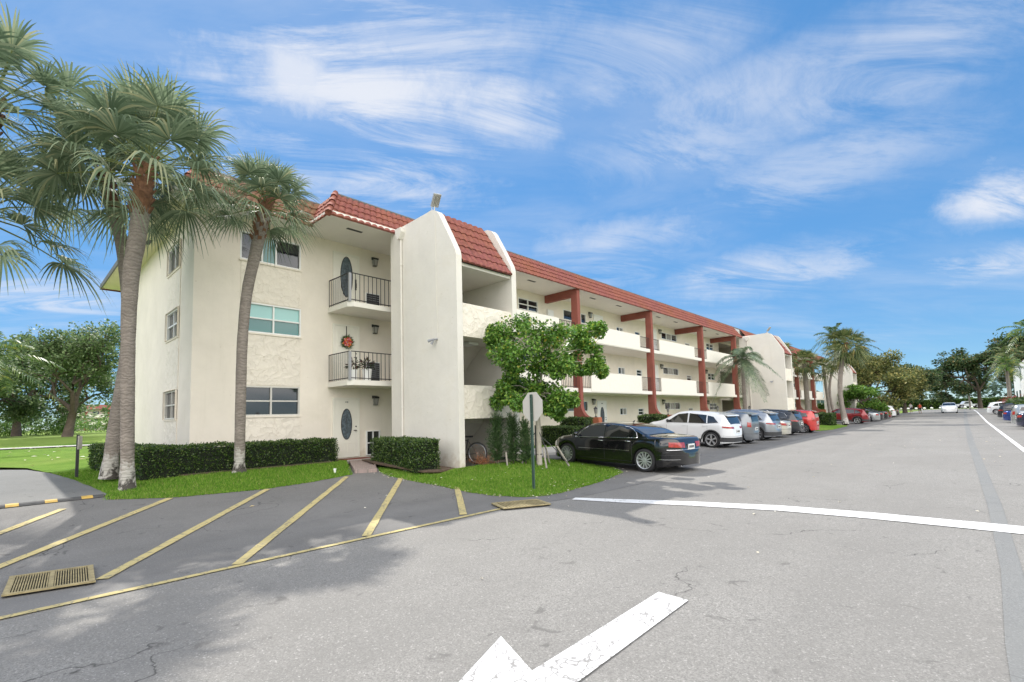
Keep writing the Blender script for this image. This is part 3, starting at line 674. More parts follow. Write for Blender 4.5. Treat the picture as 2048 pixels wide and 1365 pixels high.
def facade_windows(y0, far=False):
    # a bay rhythm along the walkway; y measured from the first tower's bays
    L_ = []
    for f, z in enumerate(FL):
        d = z-FL[2]
        L_ += [(y0+17.75, y0+19.3, 6.87+d, 7.48+d, 2, 2, 'glass', 'white', None)] if f > 0 else [(y0+20.6, y0+23.6, 1.62, 2.22, 3, 1, 'glass', 'white', None)]
        if f == 2: L_ += [(y0+21.5, y0+22.46, 6.82, 7.42, 1, 1, 'glass', 'white', None), (y0+23.2, y0+23.75, 6.82, 7.42, 1, 1, 'glass', 'white', None)]
        L_ += [(y0+27.18, y0+28.0, 6.63+d, 7.09+d, 2, 1, ['glass', 'glass_curtain'], 'white', None), (y0+29.55, y0+30.3, 6.60+d, 7.05+d, 1, 2, 'glass', 'white', None),
               (y0+33.55, y0+36.2, 6.93+d, 7.46+d, 3, 1, ['glass', 'glass_curtain', 'glass'], 'white', None), (y0+37.7, y0+38.6, 6.6+d, 7.04+d, 1, 2, ['glass', 'glass_curtain'], 'white', None),
               (y0+42.1, y0+43.75, 6.83+d, 7.42+d, 2, 2, ['glass', 'glass_blind'], 'white', None)]
    return L_
WX += facade_windows(0)
WX += [(y0+.0, y1, z0, z1, c_, r_, g_, f_, w_) for (y0, y1, z0, z1, c_, r_, g_, f_, w_) in [(a[0]+35.6, a[1]+35.6, *a[2:]) for a in facade_windows(0) if a[0] < 40]]
DOORS = [(7.96, 8.90)]
wall = MB()
holes = [(a[0], a[1], a[2], a[3]) for a in WX]
LOB = (45.1, 49.3)
holes2 = holes+[(LOB[0], LOB[1], FL[k], FL[k]+2.3) for k in range(3)]
wall_holes(wall, 'x', XA, YE, YF, -.1, ZS, holes2, .07)
# end wall (towards the palms) with its three windows
ew = [(-19.2, -17.58, 6.42, 7.30), (-19.2, -17.58, 4.21, 5.13), (-19.2, -17.58, 1.63, 2.53)]
wall_holes(wall, 'y', YE, XB, XA, -.1, ZS, ew, .07)
wall.quad((XB, YE, -.1), (XB, YF, -.1), (XB, YF, ZS), (XB, YE, ZS)); wall.quad((XB, YF, -.1), (XA, YF, -.1), (XA, YF, ZS), (XB, YF, ZS))
wall.build('wall', 'stucco', bld)
for a in WX: window('x', XA, a[0], a[1], a[2], a[3], a[4], a[5], a[6], a[7], widths=a[8])
for i, a in enumerate(ew): window('y', YE, a[0], a[1], a[2], a[3], 2, 1 if i == 0 else 2, ['glass', 'glass_blind'] if i else 'glass', 'white' if i < 2 else 'frame_old', sgn=-1)
# relief plaster panels between the windows
def panels():
    b = MB()
    for z0, z1 in ((5.24, 6.57), (2.60, 4.28), (.1, 1.66)):
        b.box(XA-.02, XA+.018, 4.93, 6.79, z0+.03, z1-.03)
    for z0, z1 in ((5.13, 6.42), (2.53, 4.21), (.1, 1.63)):
        b.box(-19.22, -17.56, YE-.018, YE+.02, z0+.03, z1-.03)
    build_each(b, 'relief_panel', 'swirl', bld)
panels()
# window sills
b = MB()
for a in WX[:3]: b.box(XA, XA+.05, a[0]-.03, a[1]+.03, a[2]-.05, a[2]-.001)
for a in ew: b.box(a[0]-.03, a[1]+.03, YE-.05, YE, a[2]-.05, a[2]-.001)
build_each(b, 'window_sill', 'stucco', bld)
# lobby recesses beyond the wall
b = MB()
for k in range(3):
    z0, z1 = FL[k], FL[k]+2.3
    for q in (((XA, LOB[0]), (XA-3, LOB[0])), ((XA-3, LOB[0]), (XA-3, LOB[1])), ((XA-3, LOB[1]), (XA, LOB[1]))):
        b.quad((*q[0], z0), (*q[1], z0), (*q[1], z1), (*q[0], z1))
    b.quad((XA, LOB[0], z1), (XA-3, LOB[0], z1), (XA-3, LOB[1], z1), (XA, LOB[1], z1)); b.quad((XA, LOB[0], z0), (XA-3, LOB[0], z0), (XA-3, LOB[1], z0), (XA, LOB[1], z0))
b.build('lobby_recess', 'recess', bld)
# doors
def text_obj(txt, size, loc, rotm, m_, parent, name='house_number', ext=.004):
    cu = bpy.data.curves.new(name, 'FONT'); cu.body = txt; cu.size = size; cu.extrude = ext; cu.align_x = 'CENTER'; cu.align_y = 'CENTER'
    t = bpy.data.objects.new('tmp', cu); C.objects.link(t); dg = bpy.context.evaluated_depsgraph_get(); me = bpy.data.meshes.new_from_object(t.evaluated_get(dg)); bpy.data.objects.remove(t)
    me.transform(rotm)
    off = Vector((0, 0, 0)); p = parent
    while p is not None: off += p.location; p = p.parent
    me.transform(Matrix.Translation(Vector(loc)-off)); me.materials.clear(); me.materials.append(M[m_]); o = bpy.data.objects.new(name, me); C.objects.link(o); o.parent = parent; return o
RX = Matrix(((0, 0, 1, 0), (1, 0, 0, 0), (0, 1, 0, 0), (0, 0, 0, 1)))   # text reads along +Y, faces +X
def door(y0, y1, z0, style, m_='door', x=XA):
    h = 2.06; b = MB()
    b.box(x-.02, x+.035, y0, y1, z0+.01, z0+h); 
    o = b.build('door', m_, bld)
    f = MB(); f.box(x, x+.05, y0-.06, y0-.002, z0, z0+h+.06); f.box(x, x+.05, y1+.002, y1+.06, z0, z0+h+.06); f.box(x, x+.05, y0-.002, y1+.002, z0+h+.004, z0+h+.06)
    f.build('door_frame', m_, o)
    pm = MB(); yc = (y0+y1)/2; w_ = y1-y0
    def panel(a, b_, c_, d):
        for (p, q, r, s_) in ((a, b_, c_, c_+.02), (a, b_, d-.02, d), (a, a+.02, c_+.02, d-.02), (b_-.02, b_, c_+.02, d-.02)): pm.box(x+.035, x+.047, p, q, r, s_)
    if style in ('oval', 'ovaltop'):
        zc = z0+(1.18 if style == 'oval' else 1.25); rz = .52 if style == 'oval' else .72; ry = .19 if style == 'oval' else .22
        el = lambda k, s_: (yc+ry*s_*math.cos(k), zc+rz*s_*math.sin(k)); n = 32
        g = MB(); g.prism([el(2*math.pi*i/n, 1.) for i in range(n)], 'x', x+.036, x+.044); g.build('door_glass', 'glass_oval', o)
        r = MB(); r.tube([(x+.046, *el(2*math.pi*i/n, 1.03)) for i in range(n+1)], .016, 6, cap=False)
        for s_ in (.62, .3): r.tube([(x+.046, *el(2*math.pi*i/n, s_)) for i in range(n+1)], .005, 4, cap=False)
        r.tube([(x+.046, yc, zc-rz), (x+.046, yc, zc+rz)], .004, 4)
        for k in (-.5, .5): r.tube([(x+.046, yc+ry*k*.8, zc-rz*.8), (x+.046, yc-ry*k*.2, zc), (x+.046, yc+ry*k*.8, zc+rz*.8)], .004, 4)
        r.build('oval_trim', 'darkmetal', o)
        if style == 'oval':
            panel(y0+.12, yc-.04, z0+.18, z0+.52); panel(yc+.04, y1-.12, z0+.18, z0+.52)
    elif style == 'fan':
        g = MB(); n = 10
        pts = [(yc+.22*math.cos(math.pi*i/n), z0+1.52+.24*math.sin(math.pi*i/n)) for i in range(n+1)]; g.prism(pts, 'x', x+.036, x+.044); g.build('door_glass', 'glass', o)
        for a, b_ in ((y0+.1, yc-.05), (yc+.05, y1-.1)):
            panel(a, b_, z0+.18, z0+.72); panel(a, b_, z0+.82, z0+1.4)
    else:
        for a, b_ in ((y0+.1, yc-.05), (yc+.05, y1-.1)):
            panel(a, b_, z0+.18, z0+.72); panel(a, b_, z0+.82, z0+1.35); panel(a, b_, z0+1.45, z0+1.85)
    if pm.v: pm.build('door_moulding', m_, o)
    hb = MB(); yk = y1-.09
    if style == 'ovaltop':
        hb.box(x+.036, x+.05, yk-.03, yk+.03, z0+.82, z0+1.22); hb.tube([(x+.05, yk, z0+.86), (x+.10, yk, z0+.9), (x+.10, yk, z0+1.06), (x+.05, yk, z0+1.1)], .012, 6)
    else:
        hb.tube([(x+.03, yk, z0+.95), (x+.09, yk, z0+.95)], .018, 8); hb.tube([(x+.09, yk+.01, z0+.95), (x+.09, yk-.10, z0+.95)], .013, 8); hb.tube([(x+.03, yk, z0+1.09), (x+.07, yk, z0+1.09)], .022, 8)
    hb.build('handle', 'black', o)
    return o
d1 = door(7.98, 8.88, .14, 'oval'); text_obj('110', .085, (XA+.042, 8.43, 2.10), RX, 'black', d1)
d2 = door(7.98, 8.88, 2.78, 'panel'); d3 = door(7.98, 8.88, 5.42, 'ovaltop')
for k, st in ((0, 'oval'), (1, 'panel'), (2, 'fan')):
    dd = door(24.6, 25.5, FL[k], st, 'doorw')
    if k == 0: text_obj('109', .085, (XA+.042, 25.05, 2.08), RX, 'black', dd)
    door(31.75, 32.65, FL[k], 'panel', 'doorw'); door(40.3, 41.2, FL[k], 'panel', 'doorw')
    door(60.2, 61.1, FL[k], 'panel', 'doorw'); door(67.4, 68.3, FL[k], 'panel', 'doorw')
def wall_lamp(y, z, x=XA):
    b = MB(); b.box(x, x+.03, y-.05, y+.05, z+.02, z+.22); b.prism([(x+.02, z+.25), (x+.20, z+.20), (x+.20, z+.14), (x+.02, z+.14)], 'y', y-.10, y+.10)
    for s_ in (-1, 1): b.tube([(x+.18, y+.085*s_, z+.15), (x+.15, y+.06*s_, z-.09)], .008, 4)
    b.box(x+.03, x+.16, y-.065, y+.065, z-.105, z-.09)
    o = b.build('wall_lamp', 'black', bld); g = MB(); g.prism([(x+.04, z+.14), (x+.175, z+.14), (x+.145, z-.09), (x+.05, z-.09)], 'y', y-.072, y+.072); g.build('lamp_glass', 'lamp_glass', o)
for y, z in ((9.56, 2.10), (9.56, 4.80), (9.56, 7.40), (24.1, 2.12), (24.1, 4.75), (24.1, 7.35), (33.2, 2.15), (33.2, 4.75), (33.2, 7.35), (41.6, 2.15), (41.6, 4.8), (60, 4.8), (60, 2.1), (69, 4.8), (69, 2.1)): wall_lamp(y, z)
def ac_unit(y0, y1, z0, z1, m_='darkmetal', x=XA, fr='white'):
    b = MB(); b.box(x, x+.06, y0, y1, z0, z1); o = b.build('air_conditioner', m_, bld); g = MB()
    n = max(3, int((z1-z0)/.07))
    for i in range(1, n): g.box(x+.06, x+.068, y0+.02, y1-.02, lerp(z0, z1, i/n)-.008, lerp(z0, z1, i/n)+.008)
    g.build('grille', 'grey', o)
    f = MB(); f.box(x, x+.035, y0-.035, y0-.001, z0-.035, z1+.035); f.box(x, x+.035, y1+.001, y1+.035, z0-.035, z1+.035); f.box(x, x+.035, y0-.001, y1+.001, z1+.001, z1+.035); f.box(x, x+.035, y0-.001, y1+.001, z0-.035, z0-.001)
    f.build('frame', fr, o)
window('x', XA+.07, 9.2, 9.76, .16, 1.05, 2, 2, 'glass', 'white', fw=.028)
ac_unit(9.24, 9.76, 2.9, 3.58); ac_unit(9.24, 9.76, 5.72, 6.2)
ac_unit(26.0, 26.5, .42, .62, 'black')
for y in (26.3, 34.9): 
    for z in (3.0, 5.65): ac_unit(y, y+.5, z, z+.4, 'grey')
b = MB(); b.box(XA, XA+.12, 20.0, 20.5, 6.65, 7.15); b.box(XA, XA+.09, 20.55, 20.88, 1.19, 1.5); build_each(b, 'meter_box', 'white', bld)
# slabs, soffit, parapets, railings
YT1a, YT1b = 9.08, 11.48; TH = .22
def slab_part(y0, y1):
    b = MB()
    for z in (FL[1], FL[2]):
        b.box(XA-.01, XW, y0, y1, z-.20, z)
    b.build('walkway_slab', 'soffit', bld)
slab_part(11.72, 44.6); slab_part(47.3, 78.4)
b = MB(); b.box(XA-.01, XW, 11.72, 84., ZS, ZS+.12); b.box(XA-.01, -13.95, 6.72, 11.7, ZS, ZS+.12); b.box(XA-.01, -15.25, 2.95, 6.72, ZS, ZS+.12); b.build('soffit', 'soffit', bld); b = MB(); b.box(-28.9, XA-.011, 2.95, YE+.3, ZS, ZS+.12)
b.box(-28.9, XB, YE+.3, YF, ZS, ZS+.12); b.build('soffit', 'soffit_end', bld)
# soffit vents
b = MB()
for y in (8.0, 14.6, 17.2, 22.4, 25.2, 30.3, 33.0, 38.3, 41.0, 52, 57, 62, 66, 70, 74): b.box(-14.75, -14.62, y-.28, y+.28, ZS-.006, ZS+.02)
for x in (-17.5, -20.5, -24): b.box(x-.3, x+.3, 3.24, 3.38, ZS-.006, ZS+.02)
build_each(b, 'soffit_vent', 'black', bld)
def parapet_run(segs, z0, z1, name='parapet'):
    b = MB()
    for y0, y1 in segs: b.box(XW-.16, XW+.02, y0, y1, z0, z1)
    return b
COLS = [20.0, 27.9, 36.0, 43.2]; COLS2 = [56.2, 64.2, 72.2]
P1 = [(11.72, 18.46), (21.05, 26.47), (29.04, 34.6), (36.9, 42.6)]
P2 = [(48.5, 55.0), (57.5, 63.0), (65.5, 71.0), (73.5, 77.6)]
for zf, zt in ((FL[1], 3.67), (FL[2], 6.17)):
    for y0, y1 in P1+P2:
        b = MB(); b.box(XW-.16, XW+.02, y0, y1, zf-.16, zt); b.build('parapet', 'parapet', bld)
def railing(pts, z0, z1, sp=.115, name='railing', m_='black', rb=.008):
    b = MB(); pts = [Vector((*p, 0)) for p in pts]
    for a, c in zip(pts, pts[1:]):
        for z in (z0+.07, z1): b.obox(((a+c)/2+Vector((0, 0, z))), (c-a)/2, (c-a).normalized().cross(Vector((0, 0, 1)))*.016, (0, 0, .013))
        n = max(1, int((c-a).length/sp))
        for i in range(n+1):
            p = a.lerp(c, i/n); b.box(p.x-rb, p.x+rb, p.y-rb, p.y+rb, z0+.02, z1)
    return b.build(name, m_, bld)
for zf, zt in ((FL[1], 3.62), (FL[2], 6.12)):
    for yc, (a, c) in zip(COLS+COLS2, [(18.46, 21.05), (26.47, 29.04), (34.6, 36.9), (42.6, 44.55), (55, 57.5), (63, 65.5), (71, 73.5)]):
        railing([(XW-.05, a), (XW-.05, yc-.17)], zf, zt, .13 if a < 30 else .2); railing([(XW-.05, yc+.17), (XW-.05, c)], zf, zt, .13 if a < 30 else .2)
# balconies at the end doors
for zf, zr in ((FL[1], 3.74), (FL[2], 6.40)):
    b = MB(); b.prism([(XA-.01, 7.74), (-14.78, 7.78), (-14.62, 7.94), (-14.62, 9.9), (-14.2, 9.9), (-14.2, 11.3), (XA-.01, 11.3)], 'z', zf-.17, zf)
    b.build('balcony_slab', 'soffit', bld)
    railing([(XA+.02, 7.79), (-14.72, 7.82)], zf, zr, .13); railing([(-14.67, 7.86), (-14.67, 9.95)], zf, zr, .16)
    p = MB(); p.box(-14.74, -14.66, 7.79, 7.87, zf, zr-.01); p.build('railing_post', 'grey', bld)
# red columns with brackets and flared feet
def column(yc, near=True, ped=True):
    b = MB(); y0, y1 = yc-.125, yc+.125
    prof = [(-14.34, 7.88), (-13.97, 7.86), (-13.98, 1.95)]
    if ped:
        for i in range(9):
            t = math.pi/2*i/8; prof.append((-13.98+.55*(1-math.cos(t)), 1.95-.66*math.sin(t)))
        prof += [(-12.98, 1.28), (-12.86, .02)]
    else: prof += [(-13.98, .02)]
    prof += [(-14.45, .02)]
    b.prism(prof, 'y', y0, y1); o = b.build('column', 'brick_red', bld)
    if ped:
        c = MB(); c.prism([(-13.50, 1.292), (-12.965, 1.292), (-12.84, .02), (-13.50, .02)], 'y', yc-.15, yc+.15); c.build('pedestal', 'brick_orange', o)
    bb = MB(); bb.box(XA, -14.341, y0+.01, y1-.01, 7.50, 7.895); bb.build('bracket_beam', 'brick_red', bld)
    return o
def lantern(x, y, z, parent):
    b = MB(); b.tube([(x, y, z), (x, y, z+.04), (x, y, z+.05), (x, y, z+.16), (x, y, z+.17)], [.06, .055, .02, .018, .06], 10)
    b.tube([(x, y, z+.40), (x, y, z+.44), (x, y, z+.50), (x, y, z+.53)], [.11, .09, .03, .012], 6)
    for i in range(6):
        a = i*math.pi/3; b.tube([(x+.055*math.cos(a), y+.055*math.sin(a), z+.17), (x+.09*math.cos(a), y+.09*math.sin(a), z+.41)], .008, 4)
    o = b.build('lantern', 'black', parent); g = MB(); g.tube([(x, y, z+.18), (x, y, z+.40)], [.05, .082], 6); g.build('lantern_glass', 'lamp_glass', o)
for i, yc in enumerate(COLS+COLS2):
    o = column(yc)
    if i < 5: lantern(-13.2, yc, 1.295, o)
# low planter walls by the columns
b = MB()
for yc in (20.0, 27.9):
    b.box(-12.42, -12.25, yc-2.1, yc+.4, -.1, .66); b.box(-14.0, -12.421, yc-2.1, yc-1.98, -.1, .66)
build_each(b, 'planter_wall', 'brick_orange', bld)
# stair towers: two fins each, with parapets and a steep tiled slope between
FP = [(-14.17, -.1), (-14.17, 7.89), (-13.47, 7.895), (-13.44, 7.96), (-13.1, 7.965), (-12.06, 8.0), (-11.88, 8.02), (-11.74, 7.99), (-11.60, 7.92), (-11.48, 7.80), (-11.38, 7.62), (-11.05, 7.06), (-10.72, 6.46), (-10.68, 6.3), (-10.68, -.1)]
def tower(ya, yb, base=.0):
    for y in (ya, yb):
        b = MB(); b.prism(FP, 'y', y, y+TH); b.build('stair_tower_wall', 'stucco_grey', bld)
    b = MB()
    for z0, z1 in ((3.87, 4.88), (1.40, 2.40)): b.box(-10.95, -10.74, ya+TH, yb, z0, z1)
    build_each(b, 'stair_parapet', 'swirl', bld)
    b = MB()   # landings, back wall, flights
    b.box(-14.15, -13.95, ya+TH, yb, -.1, ZS)
    for z in (1.42, 3.90): b.box(-12.2, -10.96, ya+TH+.001, yb-.001, z-.02, z+.14)
    for k in range(2):
        z0 = FL[k]; z1 = z0+1.30
        b.prism([(-13.9, z0), (-12.2, z1), (-12.2, z1-.2), (-13.6, z0-.1 if k else .0), (-13.9, z0-.1)], 'y', yb-1.1, yb-.002)
        b.prism([(-12.2, z1), (-13.9, FL[k+1]), (-13.9, FL[k+1]-.22), (-12.2, z1-.22)], 'y', ya+TH+.002, ya+TH+1.08)
    b.box(-13.94, -10.75, ya+TH+.001, yb-.001, 6.02, 6.12)
    b.box(-13.94, -12.0, ya+TH+.001, yb-.001, 6.121, 8.0)
    b.build('stair', 'stucco_grey', bld)
    b = MB(); b.box(-11.9, -11.4, (ya+yb)/2-.1, (ya+yb)/2+.3, 3.78, 3.86); b.build('ceiling_lamp', 'white', bld)
tower(9.08, 11.48); tower(44.66, 46.9); tower(78.44, 81.5)
# corrugated clay tiles: a strip of courses following eave line -> ridge line
def tiles(b, e0, e1, r0, r1, courses, pitch=.235, sub=6, amp=.035):
    e0, e1, r0, r1 = map(Vector, (e0, e1, r0, r1)); Lh = (e1-e0).length; n = max(1, int(Lh/pitch)); N_ = n*sub
    up = ((r0+r1)/2-(e0+e1)/2).normalized(); al = (e1-e0).normalized(); nr = al.cross(up)
    if nr.z < 0 and abs(nr.z) > .05: nr = -nr
    if nr.z <= .05 and nr.x < 0: nr = -nr
    ang = RND.random()
    for c in range(courses):
        t0, t1 = c/courses, (c+1)/courses
        row = []
        for i in range(N_+1):
            s_ = i/N_; ph = (i/sub) % 1.
            wv = abs(math.sin(math.pi*ph))**.8*1.25-.25
            j = mnoise.noise(Vector((int(i/sub)*1.7, c*3.1, ang*9)))*.012
            a = e0.lerp(e1, s_); r = r0.lerp(r1, s_)
            drop = .018*wv
            p0 = a.lerp(r, t0)+nr*(amp*wv+.045+j)-up*(.03+drop); p1 = a.lerp(r, t1)+nr*(amp*wv+.008); pu = a.lerp(r, t0)+nr*(amp*wv*.3-.005)-up*(.03+drop)
            row.append((pu, p0, p1))
        vs = [p for t in row for p in t]
        b.add(vs, [(3*i, 3*i+3, 3*i+4, 3*i+1) for i in range(N_)]+[(3*i+1, 3*i+4, 3*i+5, 3*i+2) for i in range(N_)])
def roof():
    ER = 7.86; XE = -13.93; XR = -14.75; ZR = 8.97
    o = MB(); b = MB()
    b.box(-28.0, -14.74, 7.5, YF-.3, ZS+.121, ZR-.05)            # deck under the tiles
    b.box(-28.0, -15.92, 3.62, 7.499, ZS+.121, ZR-.05)
    dk = b.build('roof', 'roofdeck', bld)
    t = MB()
    tiles(t, (XE, 6.72, ER), (XE, 11.6, ER), (XR, 7.35, ZR), (XR, 11.6, ZR), 4)                    # bay over the end doors
    tiles(t, (XE, 6.72, ER), (-15.3, 6.72, ER), (XR, 7.35, ZR), (-15.9, 7.35, ZR), 4)                 # its hip side
    t2 = MB(); tiles(t2, (-15.22, 3.05, ER), (-15.22, 6.8, ER), (-15.9, 3.7, ZR), (-15.9, 7.4, ZR), 4); tiles(t2, (-28.6, 3.12, ER+.16), (-15.35, 3.12, ER+.16), (-28.1, 3.8, ZR), (-15.9, 3.7, ZR), 4, sub=4); t2.build('tile_slope', 'tile_old', dk)
    tiles(t, (XE, 11.7, ER), (XE, 30, ER), (XR, 11.7, ZR), (XR, 30, ZR), 4)
    tiles(t, (XE, 30, ER), (XE, 45., ER), (XR, 30, ZR), (XR, 45., ZR), 4, sub=4)
    tiles(t, (XE, 46.8, ER), (XE, 84, ER), (XR, 46.8, ZR), (XR, 84, ZR), 4, sub=4)
    t.build('tile_slope', 'tile', dk, smooth=False)
    for ya, yb in ((9.08+TH, 11.48), (44.66+TH, 46.9), (78.44+TH, 81.5)):
        t = MB(); tiles(t, (-10.66, ya+.01, 6.14), (-10.66, yb-.01, 6.14), (-12.0, ya+.01, 8.08), (-12.0, yb-.01, 8.08), 6)
        t.build('stair_tile_slope', 'tile', dk)
    c = MB(); rr = .07
    c.tube([(XR, 7.35, ZR+.02), (XR, 84, ZR+.02)], rr*.7, 6); c.tube([(-15.9, 3.6, ZR+.02), (-15.9, 7.38, ZR+.02), (XR, 7.36, ZR+.02)], rr*.7, 6); c.tube([(-28.1, 3.6, ZR+.02), (-15.9, 3.6, ZR+.02)], rr*.7, 6)
    c.build('ridge_cap', 'ridge', dk)
    def hip(p, q):
        h = MB()
        p, q = Vector(p), Vector(q)
        for i in range(4):
            a, d = p.lerp(q, i/4), p.lerp(q, (i+1)/4+.02); h.tube([a+Vector((0, 0, .05)), d+Vector((0, 0, .02))], [.115, .085], 8)
        h.build('hip_tiles', 'tile', dk, smooth=True)
    hip((XE+.02, 6.70, ER-.02), (XR, 7.35, ZR+.03)); hip((-15.25, 3.05, ER+.02), (-15.9, 3.7, ZR+.03))
    f = MB()      # fascia boards
    e_ = MB(); e_.box(-28.95, -15.2, 2.90, 2.945, ZS-.05, ZS+.16); e_.box(-28.95, -28.905, 2.95, 8, ZS-.05, ZS+.16); build_each(e_, 'drip_edge', 'ridge', dk)
    f.box(XE-.1, XE-.06, 11.72, 84, ZS-.03, ZS+.06)
    build_each(f, 'fascia', 'soffit', dk)
    # far corner slope on the golf side
    g = MB(); tiles(g, (-28.8, 84, ER), (-28.8, 2.92, ER), (-28.1, 84, ZR), (-28.1, 3.6, ZR), 2, sub=2, pitch=.5); g.build('tile_slope', 'tile', dk)
roof()
# downspouts and floodlights on the towers
def downspout(y):
    b = MB(); x = -13.47; yy = y-.05
    b.tube([(x, yy, 7.55), (x, yy, .12)], .038, 8)
    for z in (6.6, 4.2, 1.8): b.tube([(x, yy, z), (x, yy, z+.05)], .05, 8)
    b.prism([(x-.16, 7.86), (x+.17, 7.86), (x+.17, 7.72), (x+.05, 7.5), (x-.05, 7.5), (x-.16, 7.72)], 'y', yy-.12, yy+.05)
    b.build('downspout', 'stucco_grey', bld)
downspout(9.08); downspout(44.66); downspout(78.44)
def floodlight(y):
    b = MB(); c = Vector((-11.72, y+.1, 8.33)); ax = Vector((.55, -.15, .62)).normalized(); ay = Vector((.12, .98, .1)).normalized(); az = ax.cross(ay).normalized(); ay = az.cross(ax)
    b.obox(c, ax*.21, ay*.13, az*.03); b.tube([(-11.82, y+.1, 7.98), (-11.80, y+.1, 8.16)], .02, 6); b.tube([(-11.86, y+.04, 7.99), (-11.86, y+.04, 8.12), (-11.82, y+.1, 8.18)], .014, 6)
    for k in range(5): b.obox(c-az*.045+ay*(k-2)*.05, ax*.2, ay*.006, az*.02)
    o = b.build('floodlight', 'galv', bld); g = MB()
    for k in range(3): g.obox(c+az*.032+ax*(k-1)*.13, ax*.055, ay*.11, az*.004)
    g.build('lamp_glass', 'glass_curtain', o)
    w_ = MB(); w_.tube([(-11.65, y-.012, 7.8), (-11.63, y-.012, 5.6), (-11.60, y-.012, 3.9)], .008, 5); w_.build('cable', 'stucco_grey', bld)
    s = MB(); s.tube([(-11.62, y-.01, 3.86), (-11.64, y-.12, 3.84)], .03, 8); s.tube([(-11.64, y-.12, 3.85), (-11.80, y-.22, 3.80)], [.025, .05], 8); s.tube([(-11.64, y-.12, 3.83), (-11.72, y-.16, 3.70)], [.02, .04], 8); s.build('security_lamp', 'grey', bld)
floodlight(9.08); floodlight(44.66)
# a thing hung on the second floor door, planter on the railing, mat
def wreath():
    t = empty('door_wreath', (XA+.06, 8.43, 4.27), 'round floral wreath of orange, red and pink blooms on the second floor end door', 'wreath')
    b = MB()
    for i in range(420):
        a = RND.uniform(0, 6.28); r = RND.gauss(.17, .035); y, z = 8.43+r*math.cos(a), 4.27+r*math.sin(a); l = RND.uniform(.05, .11); a2 = a+RND.uniform(-.7, .7); x = XA+RND.uniform(.06, .12)
        d = Vector((RND.uniform(-.2, .5), math.cos(a2), math.sin(a2))).normalized(); s_ = d.cross(Vector((1, 0, 0)))*.012; p = Vector((x, y, z)); b.add([p-s_, p+d*l*.5+s_*.3, p+d*l, p+s_], [(0, 1, 2, 3)])
    b.build('foliage', 'hedge_leaf', t)
    f = MB()
    for i in range(26):
        a = i*2.4; r = .045+.0052*i; f.ball((XA+.12+RND.uniform(0, .04), 8.43+r*math.cos(a), 4.26+r*math.sin(a)), .028, .036, .036, 7, 4, (i*7+i//3) % 3)
    f.build('flowers', [mat('petal_orange', (.70, .22, .05), .7), mat('petal_red', (.55, .05, .05), .7), mat('petal_pink', (.70, .25, .25), .7)], t, smooth=True)
    h = MB(); h.box(XA+.042, XA+.05, 8.41, 8.44, 4.4, 4.85); h.build('hanger', 'black', t)
wreath()
def leafclump(b, c, r, n, l, w_, up=.3, mi=0):
    for _ in range(n):
        d = Vector((RND.gauss(0, 1), RND.gauss(0, 1), RND.gauss(up, 1))).normalized(); p = Vector(c)+Vector((d.x*r[0], d.y*r[1], d.z*r[2]))*RND.random()**.5
        a = (d+Vector((RND.gauss(0, .5), RND.gauss(0, .5), RND.gauss(0, .5)))).normalized(); s_ = a.cross(Vector((RND.gauss(0, 1), RND.gauss(0, 1), RND.gauss(0, 1)))).normalized()*w_
        L_ = l*RND.uniform(.6, 1.2); b.add([p, p+a*L_*.5+s_, p+a*L_, p+a*L_*.5-s_], [(0, 1, 2, 3)], mi)
t = empty('balcony_plant', (-14.9, 8.35, 3.0), 'dark bromeliad-like plant in a white basket behind the second floor balcony railing', 'potted plant')
b = MB(); leafclump(b, (-14.95, 8.1, 3.3), (.16, .16, .14), 90, .17, .022); leafclump(b, (-14.95, 8.6, 3.36), (.16, .2, .16), 110, .17, .022); b.build('leaves', leafmat('dark_leaf', [(0, (.02, .04, .015)), (.6, (.05, .07, .03)), (1, (.14, .04, .05))]), t)
b = MB(); b.tube([(-14.95, 8.6, 2.8), (-14.95, 8.6, 3.2)], [.13, .17], 10); b.tube([(-14.95, 8.1, 2.8), (-14.95, 8.1, 3.15)], [.1, .13], 10); b.build('pot', 'white', t)
t = MB(); t.box(-15.72, -15.28, 7.95, 8.95, .116, .135); tag(t.build('door_mat', mat('mat_brown', (.22, .07, .045), .95, var=.2, bump=.5, bscale=80)), 'dark red-brown door mat before the ground floor door 110', 'door mat')

# ------------------------------------------------------------------ cars
def cr(pts, x):      # smooth interpolation through profile points
    if x <= pts[0][0]: return pts[0][1]
    if x >= pts[-1][0]: return pts[-1][1]
    for i in range(len(pts)-1):
        if x <= pts[i+1][0]:
            x0, y0 = pts[i]; x1, y1 = pts[i+1]
            m0 = (y1-pts[i-1][1])/(x1-pts[i-1][0]) if i > 0 else (y1-y0)/(x1-x0); m1 = (pts[i+2][1]-y0)/(pts[i+2][0]-x0) if i+2 < len(pts) else (y1-y0)/(x1-x0)
            sl = (y1-y0)/(x1-x0)
            if m0*sl <= 0: m0 = 0
            elif abs(m0) > 2.5*abs(sl): m0 = 2.5*sl
            if m1*sl <= 0: m1 = 0
            elif abs(m1) > 2.5*abs(sl): m1 = 2.5*sl
            h = x1-x0; t = (x-x0)/h
            return (2*t**3-3*t*t+1)*y0+(t**3-2*t*t+t)*h*m0+(-2*t**3+3*t*t)*y1+(t**3-t*t)*h*m1
